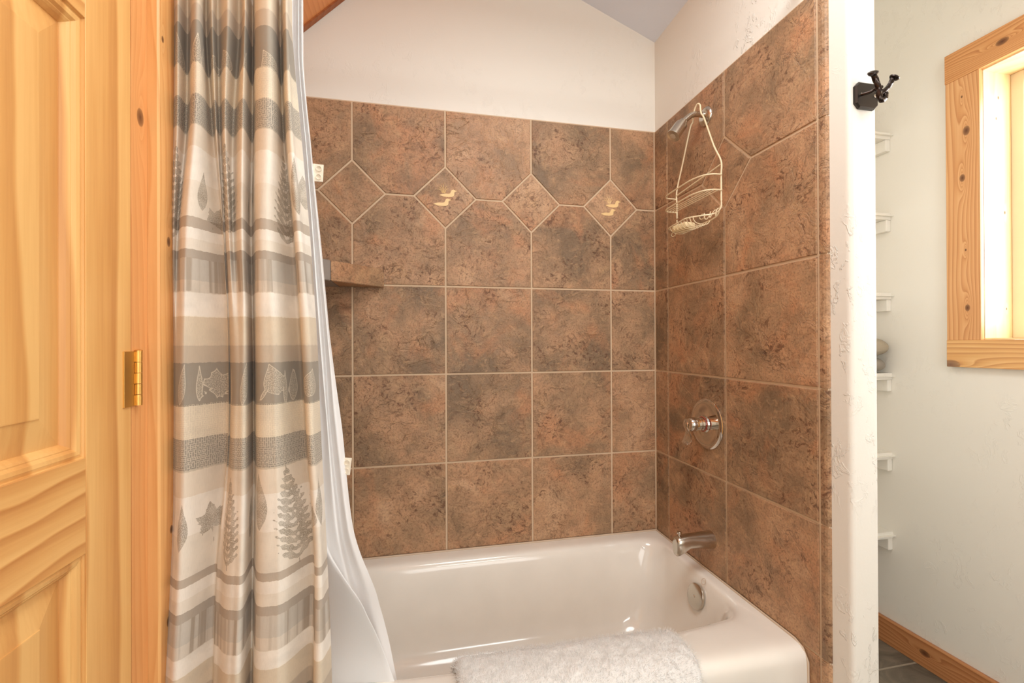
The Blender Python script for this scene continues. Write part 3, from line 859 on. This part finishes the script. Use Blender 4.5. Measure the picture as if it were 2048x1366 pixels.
# ------------------------------------------------------------------ curtain and liner
ZL = [1.806, 1.599, 1.41, 1.203, 1.005, 0.789, 0.577]
CT = [
  [(-1.429,-0.785), (-1.431,-0.785), (-1.433,-0.785), (-1.431,-0.785), (-1.432,-0.785), (-1.435,-0.785), (-1.443,-0.785)],
  [(-1.409,-0.810), (-1.410,-0.810), (-1.419,-0.805), (-1.417,-0.805), (-1.417,-0.805), (-1.419,-0.805), (-1.425,-0.805)],
  [(-1.409,-0.775), (-1.412,-0.775), (-1.419,-0.790), (-1.412,-0.810), (-1.412,-0.812), (-1.413,-0.812), (-1.417,-0.812)],
  [(-1.383,-0.815), (-1.382,-0.820), (-1.397,-0.820), (-1.396,-0.822), (-1.398,-0.822), (-1.399,-0.824), (-1.403,-0.824)],
  [(-1.371,-0.815), (-1.370,-0.815), (-1.382,-0.820), (-1.387,-0.812), (-1.387,-0.815), (-1.387,-0.812), (-1.391,-0.815)],
  [(-1.380,-0.770), (-1.369,-0.770), (-1.356,-0.770), (-1.347,-0.770), (-1.348,-0.770), (-1.364,-0.770), (-1.366,-0.770)],
  [(-1.356,-0.805), (-1.350,-0.805), (-1.341,-0.800), (-1.333,-0.800), (-1.334,-0.800), (-1.352,-0.790), (-1.354,-0.790)],
  [(-1.355,-0.780), (-1.353,-0.780), (-1.342,-0.790), (-1.332,-0.795), (-1.332,-0.797), (-1.342,-0.800), (-1.343,-0.800)],
  [(-1.326,-0.815), (-1.331,-0.815), (-1.325,-0.815), (-1.318,-0.820), (-1.320,-0.820), (-1.327,-0.820), (-1.327,-0.820)],
  [(-1.320,-0.778), (-1.331,-0.778), (-1.325,-0.795), (-1.306,-0.826), (-1.309,-0.828), (-1.311,-0.828), (-1.314,-0.828)],
  [(-1.295,-0.820), (-1.299,-0.822), (-1.299,-0.825), (-1.293,-0.825), (-1.294,-0.825), (-1.296,-0.825), (-1.298,-0.825)],
  [(-1.303,-0.760), (-1.304,-0.760), (-1.306,-0.760), (-1.303,-0.760), (-1.302,-0.760), (-1.302,-0.760), (-1.301,-0.760)],
  [(-1.279,-0.815), (-1.279,-0.815), (-1.278,-0.820), (-1.277,-0.822), (-1.276,-0.822), (-1.274,-0.822), (-1.274,-0.822)],
  [(-1.255,-0.830), (-1.255,-0.830), (-1.260,-0.830), (-1.254,-0.830), (-1.248,-0.830), (-1.243,-0.830), (-1.242,-0.830)],
  [(-1.246,-0.810), (-1.244,-0.810), (-1.248,-0.815), (-1.239,-0.820), (-1.236,-0.820), (-1.227,-0.820), (-1.226,-0.820)],
  [(-1.250,-0.770), (-1.244,-0.770), (-1.230,-0.770), (-1.218,-0.770), (-1.208,-0.770), (-1.193,-0.770), (-1.193,-0.770)],
  [(-1.230,-0.820), (-1.225,-0.820), (-1.212,-0.820), (-1.200,-0.820), (-1.191,-0.820), (-1.177,-0.820), (-1.176,-0.820)],
  [(-1.222,-0.825), (-1.215,-0.825), (-1.201,-0.825), (-1.186,-0.825), (-1.179,-0.825), (-1.165,-0.825), (-1.162,-0.825)],
  [(-1.223,-0.805), (-1.215,-0.805), (-1.199,-0.805), (-1.182,-0.805), (-1.175,-0.805), (-1.163,-0.805), (-1.156,-0.805)],
  [(-1.224,-0.785), (-1.208,-0.785), (-1.193,-0.785), (-1.180,-0.785), (-1.173,-0.785), (-1.162,-0.785), (-1.152,-0.785)],
]
LT = [
  [(-1.272,-0.690), (-1.253,-0.690), (-1.244,-0.690), (-1.234,-0.690), (-1.235,-0.690), (-1.235,-0.690), (-1.236,-0.690)],
  [(-1.248,-0.700), (-1.233,-0.700), (-1.223,-0.700), (-1.217,-0.700), (-1.210,-0.705), (-1.190,-0.715), (-1.104,-0.730)],
  [(-1.245,-0.680), (-1.230,-0.680), (-1.218,-0.680), (-1.204,-0.680), (-1.191,-0.680), (-1.185,-0.685), (-1.150,-0.700)],
  [(-1.233,-0.700), (-1.218,-0.700), (-1.205,-0.700), (-1.192,-0.700), (-1.177,-0.700), (-1.161,-0.700), (-1.133,-0.700)],
  [(-1.236,-0.678), (-1.219,-0.678), (-1.204,-0.678), (-1.188,-0.678), (-1.176,-0.678), (-1.154,-0.678), (-1.123,-0.678)],
  [(-1.227,-0.698), (-1.210,-0.698), (-1.194,-0.698), (-1.177,-0.698), (-1.161,-0.698), (-1.137,-0.698), (-1.097,-0.698)],
  [(-1.227,-0.685), (-1.210,-0.685), (-1.192,-0.685), (-1.174,-0.685), (-1.150,-0.685), (-1.128,-0.685), (-1.079,-0.685)],
]
def crom(a, b, c, d, t):
    return .5*((2*b)+(c-a)*t+(2*a-5*b+4*c-d)*t*t+(3*b-a-3*c+d)*t**3)
def at_level(col, z):
    L = len(ZL)
    if z >= ZL[0]: return col[0]
    if z <= ZL[-1]:
        k = min(1.4, (ZL[-1]-z)/(ZL[-2]-ZL[-1]))
        return (col[-1][0]+(col[-1][0]-col[-2][0])*k*.8, col[-1][1])
    for i in range(L-1):
        if ZL[i] >= z >= ZL[i+1]:
            t = (ZL[i]-z)/(ZL[i]-ZL[i+1])
            g = lambda j, q: col[min(max(j, 0), L-1)][q]
            return (crom(g(i-1, 0), g(i, 0), g(i+1, 0), g(i+2, 0), t), crom(g(i-1, 1), g(i, 1), g(i+1, 1), g(i+2, 1), t))
def cloth(table, ztop, zbot, nz, per, rod_y, amp=1., wob=.0015, seed=0., flare=0.):
    nC = len(table); rowsP = []
    for r in range(nz+1):
        z = ztop+(zbot-ztop)*r/nz
        c = [at_level(q, z) for q in table]
        row = []
        for i in range(nC-1):
            g = lambda j: c[min(max(j, 0), nC-1)]
            kk = per if i < nC-2 else per+1
            for k in range(kk):
                t = k/per
                x = crom(g(i-1)[0], g(i)[0], g(i+1)[0], g(i+2)[0], t); y = crom(g(i-1)[1], g(i)[1], g(i+1)[1], g(i+2)[1], t)
                row.append([x, y, z])
        for p in row:
            w = wob*noise.noise(Vector((p[0]*20+seed, p[1]*14, z*3.)))
            p[1] += w+wob*.5*noise.noise(Vector((p[0]*60, seed, z*9)))
            if z < .9: p[1] -= flare*(.9-z)/.35
            if z > 1.92:
                k = min(1., (z-1.92)/.2); k = k*k*(3-2*k)
                p[1] += (rod_y-p[1])*k*.75
        rowsP.append(row)
    return rowsP

Z_TOP = 2.143
per = 12; nz = 620
cp = cloth(CT, Z_TOP, .10, nz, per, -.757, flare=.022)
nu = len(cp[0])
# pattern phase along the cloth (metres of repeat, one repeat = .61)
V2P = [(-60, -.075), (22, 0), (106, .074), (172, .132), (233, .186), (420, .349), (442, .368), (487, .407), (505, .424), (547, .460), (572, .482), (622, .525), (681, .577), (718, .61),
       (803, .684), (872, .742), (935, .796), (1151, .959), (1168, .978), (1221, 1.017), (1241, 1.034), (1284, 1.07), (1312, 1.092), (1350, 1.135), (1400, 1.187), (1900, 1.64)]
def zphase(z):
    # height -> pattern phase, table rows sampled on one ridge of the cloth
    dep = .792 if z > .9 else .792-.022*(.9-z)/.35
    v = 680-(z-1.194)*890.8/dep
    for (a, pa), (b, pb_) in zip(V2P, V2P[1:]):
        if v <= b or b == 1900: return pa+(pb_-pa)*(v-a)/(b-a)
ph = [zphase(row[0][2]) for row in cp]
# arc length
mid = nz//2
arcs = []
for r in (nz//6, nz//2, nz*3//4):
    s = [0.]
    for i in range(1, nu): s.append(s[-1]+math.dist(cp[r][i], cp[r][i-1]))
    arcs.append(s)
arc = [sum(a[i] for a in arcs)/3 for i in range(nu)]

# printed leaves: signed distance in cloth space; (kind, column index on the cloth, height, size, tilt)
def leafd(x, y, w, h):
    """pointed leaf, base at y=-h, tip at y=h; positive inside"""
    t = (y+h)/(2*h)
    if t < -.2 or t > 1.2: return -max(abs(y)-h, 0)-.5*abs(x)-.002
    tt = min(max(t, 0), 1)
    prof = w*(math.sin(PI*tt**.75))**1.15*(1-.25*tt)
    d = prof-abs(x)
    if t < 0 or t > 1: d = -(abs(y)-h)-abs(x)*.5
    return d
def rot(x, y, a):
    c, s = math.cos(a), math.sin(a); return c*x-s*y, s*x+c*y
def shape(kind, x, y, s):
    if kind == 'leaf':
        d = leafd(x, y, .17*s, .5*s)
        return d
    if kind == 'thin': return leafd(x, y, .08*s, .5*s)
    if kind == 'round':
        d = leafd(x, y-.1*s, .34*s, .42*s)
        return d
    if kind == 'maple':
        d = -1
        for a, l, w in ((0, .5, .15), (.85, .44, .13), (-.85, .44, .13), (1.75, .30, .11), (-1.75, .30, .11)):
            X_, Y_ = rot(x, y+.12*s, a)
            d = max(d, leafd(X_, Y_-l*s*.5, w*s, l*s*.55))
            X2, Y2 = rot(X_, Y_-l*s*.45, .6); d = max(d, leafd(X2, Y2-.08*s, .05*s, .11*s))
            X2, Y2 = rot(X_, Y_-l*s*.45, -.6); d = max(d, leafd(X2, Y2-.08*s, .05*s, .11*s))
        return max(d, .0010-abs(x) if -.55*s < y < -.1*s else -1)
    if kind == 'fern':
        d = .0012-abs(x) if abs(y) < .5*s else -1
        step = .075*s
        j0 = int((y+.5*s)/step)
        for j in (j0-3, j0-2, j0-1, j0, j0+1):
            yb = -.5*s+j*step
            t = (yb+.5*s)/s
            if t < .04 or t > .95: continue
            L_ = (.30*math.sin(PI*min(1, t*.8+.22))**.8)*s*(1.05-.55*t)
            for sg in (-1, 1):
                X_, Y_ = x*sg, y-yb
                X_, Y_ = rot(X_, Y_, .95-PI/2+0)  # leaflet axis
                q = leafd(Y_ if False else Y_, X_-L_*.5, .030*s, L_*.5)
                # serrate
                q += .0012*math.sin(X_*420)
                d = max(d, q)
        return d
    return -1
# column index helper: fold control number (float) -> cloth column
LEAVES = [ # (kind, control column, height, size, tilt, light?)
 ('leaf', 1.1, 1.725, .062, -.15, 1), ('thin', 2.6, 1.715, .05, .1, 1), ('leaf', 3.55, 1.722, .060, .05, 1), ('leaf', 4.35, 1.715, .064, .2, 1), ('maple', 6.2, 1.708, .052, 1.3, 1), ('round', 7.8, 1.712, .05, -.3, 1),
 ('thin', 9.3, 1.70, .06, .1, 1), ('leaf', 10.15, 1.705, .066, .12, 1), ('thin', 12.5, 1.688, .03, .7, 1), ('round', 13.55, 1.700, .065, -.5, 1), ('leaf', 17.2, 1.69, .05, .1, 1),
 ('leaf', 2.8, 1.122, .066, .22, 1), ('thin', 4.22, 1.122, .056, .0, 1), ('maple', 4.72, 1.120, .068, .9, 1), ('thin', 7.75, 1.115, .058, .0, 1), ('leaf', 9.75, 1.122, .070, .18, 1),
 ('thin', 12.6, 1.105, .034, .6, 1), ('round', 13.6, 1.122, .062, -.3, 1), ('thin', 14.25, 1.112, .056, .0, 1), ('leaf', 14.62, 1.118, .060, .08, 1), ('round', 16.9, 1.115, .055, .2, 1),
 ('fern', .8, 1.47, .19, 0, 0), ('leaf', 4.35, 1.475, .072, .0, 0), ('maple', 4.85, 1.432, .062, .4, 0), ('fern', 7.9, 1.48, .19, -.05, 0), ('leaf', 11.3, 1.50, .085, 0, 0), ('fern', 14.65, 1.475, .20, .02, 0), ('leaf', 17.0, 1.49, .11, 0, 0), ('round', 18.6, 1.48, .08, 0, 0), ('leaf', 10.7, 1.45, .06, 0, 0),
 ('leaf', 2.9, .868, .084, .05, 0), ('maple', 4.65, .868, .088, -.2, 0), ('fern', 8.1, .868, .17, 0, 0), ('leaf', 10.6, .868, .088, .05, 0), ('leaf', 12.1, .905, .105, 0, 0), ('fern', 14.3, .872, .20, -.12, 0), ('round', 15.9, .865, .05, .2, 0), ('leaf', 17.5, .895, .09, 0, 0),
 ('fern', 4.9, .44, .19, 0, 0),
]
sdfL = [-.01]*(nu*(nz+1)); sdfD = [-.01]*(nu*(nz+1))
for kind, ci, zc, s, tilt, lt in LEAVES:
    if lt: s *= 1.15
    a0 = arc[min(nu-1, int(round(ci*per)))]
    R_ = s*.75
    tgt = sdfL if lt else sdfD
    for r in range(nz+1):
        z = cp[r][0][2]
        if abs(z-zc) > R_: continue
        for i in range(nu):
            dx = arc[i]-a0
            if abs(dx) > R_: continue
            X_, Y_ = rot(dx, z-zc, tilt)
            d = shape(kind, X_, Y_, s)
            k = r*nu+i
            if d > tgt[k]: tgt[k] = d
verts = [tuple(p) for row in cp for p in row]
faces = [(r*nu+i, r*nu+i+1, (r+1)*nu+i+1, (r+1)*nu+i) for r in range(nz) for i in range(nu-1)]

def mat_curtain():
    t = NT('printed_woven_cotton')
    uv = t.n('ShaderNodeUVMap'); uv.uv_map = 'cloth'
    s = t.n('ShaderNodeSeparateXYZ'); t.l(uv.outputs[0], s.inputs[0])
    U, V = s.outputs[0], s.outputs[1]
    cx = t.n('ShaderNodeCombineXYZ'); t.l(U, cx.inputs[0]); t.l(V, cx.inputs[1]); vec = cx.outputs[0]
    rag = t.math('MULTIPLY', t.math('SUBTRACT', t.noise(t.mapping(vec, (1, .3, 1)), 160, 3), .5), .0035)
    P = t.math('WRAP', t.math('ADD', V, rag), .61, 0.)
    f = t.math('DIVIDE', P, .61)
    T = .61
    cream = rgb(242, 234, 222); cream2 = rgb(234, 224, 209); taupe = rgb(192, 178, 162); slate = rgb(160, 150, 136); tan = rgb(216, 201, 180)
    greek = rgb(206, 194, 176); box1 = rgb(206, 198, 186); box2 = rgb(222, 211, 196)
    st = [(0, slate), (.074, rgb(224, 210, 188)), (.132, greek), (.186, rgb(231, 218, 200)), (.225, cream), (.285, cream2), (.349, taupe), (.368, cream), (.387, cream2), (.407, rgb(184, 172, 158)),
          (.424, box1), (.460, box2), (.482, cream), (.525, tan), (.577, rgb(200, 184, 164))]
    col = t.ramp(f, [(a/T, c) for a, c in st], 'CONSTANT')
    def band(a, b):
        return t.math('MULTIPLY', t.math('GREATER_THAN', P, a), t.math('LESS_THAN', P, b))
    # woven key pattern
    br = t.n('ShaderNodeTexBrick'); t.l(vec, br.inputs['Vector']); br.inputs['Scale'].default_value = 1
    br.inputs['Brick Width'].default_value = .0075; br.inputs['Row Height'].default_value = .0034; br.inputs['Mortar Size'].default_value = .0006; br.inputs['Mortar Smooth'].default_value = .1
    br.offset = .37; br.squash = .45; br.squash_frequency = 3
    vo = t.n('ShaderNodeTexBrick'); t.l(t.mapping(vec, (1, 1, 1), (0, 0, 0), (0, 0, PI/2)), vo.inputs['Vector']); vo.inputs['Scale'].default_value = 1
    vo.inputs['Brick Width'].default_value = .009; vo.inputs['Row Height'].default_value = .0034; vo.inputs['Mortar Size'].default_value = .0006; vo.offset = .41
    sel = t.math('GREATER_THAN', t.noise(vec, 70, 2), .5)
    pat = t.mix(sel, br.outputs['Fac'], vo.outputs['Fac'])
    col = t.mix(t.math('MULTIPLY', t.math('MULTIPLY', band(.132, .186), t.math('SUBTRACT', 1., pat)), .62), col, rgb(120, 116, 110))
    col = t.mix(t.math('MULTIPLY', t.math('MULTIPLY', band(.074, .132), pat), .45), col, rgb(246, 232, 206))
    tw = t.noise(t.mapping(vec, (1, .25, 1)), 900, 2)
    col = t.mix(t.math('MULTIPLY', band(.525, .577), t.math('MULTIPLY', tw, .5)), col, rgb(236, 220, 192))
    # painted boxes
    bx = t.noise(t.mapping(vec, (1, .01, 1)), 75, 2, .5)
    inb = band(.424, .482)
    col = t.mix(t.math('MULTIPLY', inb, t.ramp(bx, [(.42, .75), (.5, .1), (.6, 0.)])), col, rgb(166, 150, 132))
    wc = t.noise(vec, 18, 3)
    col = t.mix(t.ramp(wc, [(.45, 0.), (.7, .25)]), col, rgb(170, 164, 154), 'MIX')
    # prints
    spk = t.noise(vec, 620, 2, .6)
    d = t.attr('leaf_dark'); 
    inside = t.math('GREATER_THAN', t.math('ADD', d, t.math('MULTIPLY', t.math('SUBTRACT', t.noise(vec, 300, 2), .5), .0012)), 0.)
    fade = t.ramp(t.noise(vec, 40, 2), [(.35, .55), (.6, .85)])
    spd = t.ramp(spk, [(.45, 1.), (.62, .35)])
    col = t.mix(t.math('MULTIPLY', t.math('MULTIPLY', inside, spd), fade), col, rgb(146, 134, 116))
    l = t.attr('leaf_light')
    inl = t.math('GREATER_THAN', l, 0.)
    ol = t.math('LESS_THAN', t.math('ABSOLUTE', l), .0006)
    col = t.mix(t.math('MULTIPLY', inl, t.ramp(spk, [(.46, .0), (.58, .75)])), col, rgb(222, 208, 186))
    col = t.mix(t.math('MULTIPLY', ol, .8), col, rgb(224, 212, 192))
    # threads
    th = t.noise(t.mapping(vec, (1, .06, 1)), 1400, 1)
    col = t.mix(t.math('MULTIPLY', t.math('SUBTRACT', th, .5), .35), col, rgb(120, 104, 84))
    hb = t.math('ADD', th, t.noise(t.mapping(vec, (.06, 1, 1)), 1400, 1))
    pb = t.n('ShaderNodeBsdfPrincipled'); t.l(col, pb.inputs['Base Color']); pb.inputs['Roughness'].default_value = .85
    pb.inputs['Specular IOR Level'].default_value = .2; pb.inputs['Sheen Weight'].default_value = .1
    t.l(t.bump(hb, .15, .0006), pb.inputs['Normal'])
    tr = t.n('ShaderNodeBsdfTranslucent'); t.l(col, tr.inputs[0])
    m = t.n('ShaderNodeMixShader'); m.inputs[0].default_value = .18
    t.l(pb.outputs[0], m.inputs[1]); t.l(tr.outputs[0], m.inputs[2]); t.l(m.outputs[0], t.out.inputs[0])
    return t.m
cur = link_mesh('shower_curtain', verts, faces, mat_curtain(), None, True)
uvl = cur.data.uv_layers.new(name='cloth')
data = []
for f_ in faces:
    for k in f_: data += [arc[k % nu], ph[k//nu]]
uvl.data.foreach_set('uv', data)
for nm, arr in (('leaf_light', sdfL), ('leaf_dark', sdfD)):
    at = cur.data.attributes.new(nm, 'FLOAT', 'POINT'); at.data.foreach_set('value', arr)
tag(cur, 'beige and taupe banded fabric shower curtain printed with leaves, gathered at the left', 'shower curtain')

lp_ = cloth(LT, Z_TOP, .36, 160, 8, -.735, wob=.003, seed=4.)
lu = len(lp_[0])
lin_o = empty('shower_liner', (-1.2, -.69, 2.0))
tag(lin_o, 'white vinyl shower liner hanging behind the patterned curtain', 'shower liner')
# keep the lower part inside the tub
lv = []
for row in lp_:
    for p in row:
        z = p[2]; k = max(0., min(1., (.80-z)/.36)); k = k*k*(3-2*k)
        lv.append((p[0], p[1]+k*.10, z))
ls = link_mesh('liner_sheet', lv, [(r*lu+i, r*lu+i+1, (r+1)*lu+i+1, (r+1)*lu+i) for r in range(160) for i in range(lu-1)], M['liner'], None, True)
keep_world(ls, lin_o)
def tab(x, y, z, ang):
    bm = box_bm(-.008, .014, -.0012, .0012, -.019, .019, .001, 1)
    o = from_bm('suction_tab', bm, M['tab']); o.location = (x, y, z); o.rotation_euler = (0, ang, 0)
    bpy.context.view_layer.update()
    keep_world(o, lin_o)
    for dz in (-.009, .009):
        r_ = lathe('ring', [(.0062, 0), (.0066, .0012), (.0062, .0024), (.0048, .0024), (.0044, .0012), (.0048, 0), (.0062, 0)], (.005, -.0012, dz), (0, -1, 0), M['tab'], None, 24, False)
        r_.parent = o
tab(-1.201, -.6865, 1.566, .05)
tab(-1.146, -.6845, .924, .12)

# rod
rod = empty('shower_rod', (-.72, -.745, 2.155))
tag(rod, 'metal curtain rod spanning the tub just above the picture', 'curtain rod')
tube_obj('rod', [(XL+.004, -.745, 2.155), (.0065, -.745, 2.155)], .0125, M['brushed'], rod, 20)
lathe('flange', [(.030, 0), (.030, .004), (.016, .012), (.0127, .02)], (.0, -.745, 2.155), (-1, 0, 0), M['brushed'], rod, 32)

# ------------------------------------------------------------------ bath mat on the rim
path = [(-.590, .31), (-.600, .35), (-.616, .380), (-.636, .398), (-.66, .4035), (-.70, .4045), (-.730, .401), (-.752, .388), (-.765, .362), (-.768, .32), (-.768, .26), (-.768, .16)]
sp_ = smooth_path([(0, a, b) for a, b in path], 9)
m_ = len(sp_); nx = 190
X0, X1 = -.905, -.325
verts, faces = [], []
def tnorm(i):
    a = sp_[max(i-1, 0)]; b = sp_[min(i+1, m_-1)]; d = (b-a).normalized(); return Vector((0, d.z, -d.y))
ring_n = 2*m_
for j in range(nx+1):
    t = j/nx
    e = min(1., min(t, 1-t)*(X1-X0)/.022); e = math.sqrt(max(0., 1-(1-e)**2))
    for side in (0, 1):
        rng = range(m_) if side == 0 else range(m_-1, -1, -1)
        for i in rng:
            nrm = tnorm(i)
            if nrm.z < 0 and 8 < i < m_*.5: nrm = -nrm
            q = min(1., min(i, m_-1-i)/7); q = math.sqrt(1-(1-q)**2)
            th = .003+.017*e*q
            s_ = i/m_
            x = X0+(X1-X0)*t + .016*math.sin(s_*3.0)*(t-.2) - .02*s_*(t) + .010*(1-abs(2*s_-1))
            base = sp_[i] + Vector((x, 0, 0)); off = th if side == 0 else .0015
            base = Vector((x, sp_[i].y, sp_[i].z))
            base.y -= .050*math.sin(PI*min(1., (x-XT)/1.5))**.8*0 + -.022*(1-t)*max(0, 1-s_*1.9)
            p = base+nrm*off*(-1 if nrm.z < -.2 and s_ < .5 and False else 1)
            if side == 0:
                nn = noise.noise(p*38)*.0035+noise.noise(p*130)*.0018+random.uniform(-.0008, .0008)
                p += nrm*nn*(.3+.7*e*q)
            verts.append(p)
for j in range(nx):
    for i in range(ring_n):
        a = j*ring_n+i; b = j*ring_n+(i+1) % ring_n
        faces.append((a, b, b+ring_n, a+ring_n))
faces.append(tuple(range(ring_n))); faces.append(tuple(nx*ring_n+i for i in range(ring_n))[::-1])
tt_ = NT('white_terry_cloth'); pp = tt_.pos()
hh_ = tt_.math('ADD', tt_.noise(pp, 420, 3, .6), tt_.math('MULTIPLY', tt_.noise(pp, 150, 2), .6))
tx = tt_.pbr(tt_.mix(tt_.noise(pp, 60, 3), rgb(244, 242, 238), rgb(252, 251, 249)), .95, 0, tt_.bump(hh_, .9, .004), spec=.1, Sheen_Weight=.3)
mat_o = link_mesh('bath_mat', verts, faces, tt_.m, None, True)
bm = bmesh.new(); bm.from_mesh(mat_o.data); bmesh.ops.recalc_face_normals(bm, faces=bm.faces); bm.to_mesh(mat_o.data); bm.free()
tag(mat_o, 'white terry bath mat folded over the front rim of the bathtub', 'bath mat')
ps = mat_o.modifiers.new('pile', 'PARTICLE_SYSTEM').particle_system
pset = ps.settings; pset.type = 'HAIR'; pset.count = 26000; pset.hair_length = .0035
pset.hair_step = 3; pset.brownian_factor = .0; pset.render_step = 3; pset.display_step = 2
pset.root_radius = .35; pset.tip_radius = .2; pset.radius_scale = .0016
pset.use_advanced_hair = True; pset.factor_random = .0009; pset.normal_factor = .002

# ------------------------------------------------------------------ light
w = bpy.data.worlds.new('world'); sc.world = w; w.use_nodes = True
bg = w.node_tree.nodes['Background']; bg.inputs[0].default_value = (.93, .97, 1, 1); bg.inputs[1].default_value = 3.2

def area(name, loc, size, power, col, target, spread=PI, sizey=None, disk=False):
    l = bpy.data.lights.new(name, 'AREA'); l.energy = power; l.color = col
    l.shape = 'DISK' if disk else ('RECTANGLE' if sizey else 'SQUARE'); l.size = size
    if sizey: l.size_y = sizey
    l.spread = spread
    o = bpy.data.objects.new(name, l); COL.objects.link(o); o.location = loc
    d = Vector(target)-Vector(loc)
    o.rotation_euler = d.to_track_quat('-Z', 'Y').to_euler()
    return o
area('window_daylight', (XW+.20, (WY0+WY1)/2, (WZ0+WZ1)/2), .84, 14.5, (.97, .99, 1), (XW-1, (WY0+WY1)/2, (WZ0+WZ1)/2-.05), sizey=.86)
area('added_overhead_fill', (-.55, -1.2, 2.58), .85, 19, (.94, 1, 1), (-.60, -1.35, 0), disk=True)  # unseen overhead source, added as fill to brighten the tub alcove
area('added_front_fill', (-.45, -3.12, 1.15), 1.3, 15, (.96, 1, 1), (-.7, 0, 1.0), sizey=1.0)  # invented soft source behind the camera, frontal fill for curtain, liner and mat
area('vanity_light', (-.35, -3.05, 2.12), .9, 10, (.95, 1, 1), (-.5, 0, 1.5), sizey=.25)

vs = sc.view_settings
vs.view_transform = 'Standard'; vs.look = 'None'; vs.gamma = 1; vs.use_curve_mapping = False; vs.exposure = 0.07
sc.cycles.max_bounces = 12; sc.cycles.diffuse_bounces = 8
sc.cycles.sample_clamp_indirect = 6

for o in bpy.data.objects:
    if o.type == 'MESH' and o.name.split('.')[0] not in ('shower_curtain', 'liner_sheet', 'basin', 'bath_mat', 'smooth_stone', 'soap_bar'):
        if not any(p.use_smooth for p in o.data.polygons):
            if o.name.startswith('wall_partition') or o.name.startswith('shelf_board'): o.data.shade_smooth()
            else: continue
        o.data.set_sharp_from_angle(angle=math.radians(40))
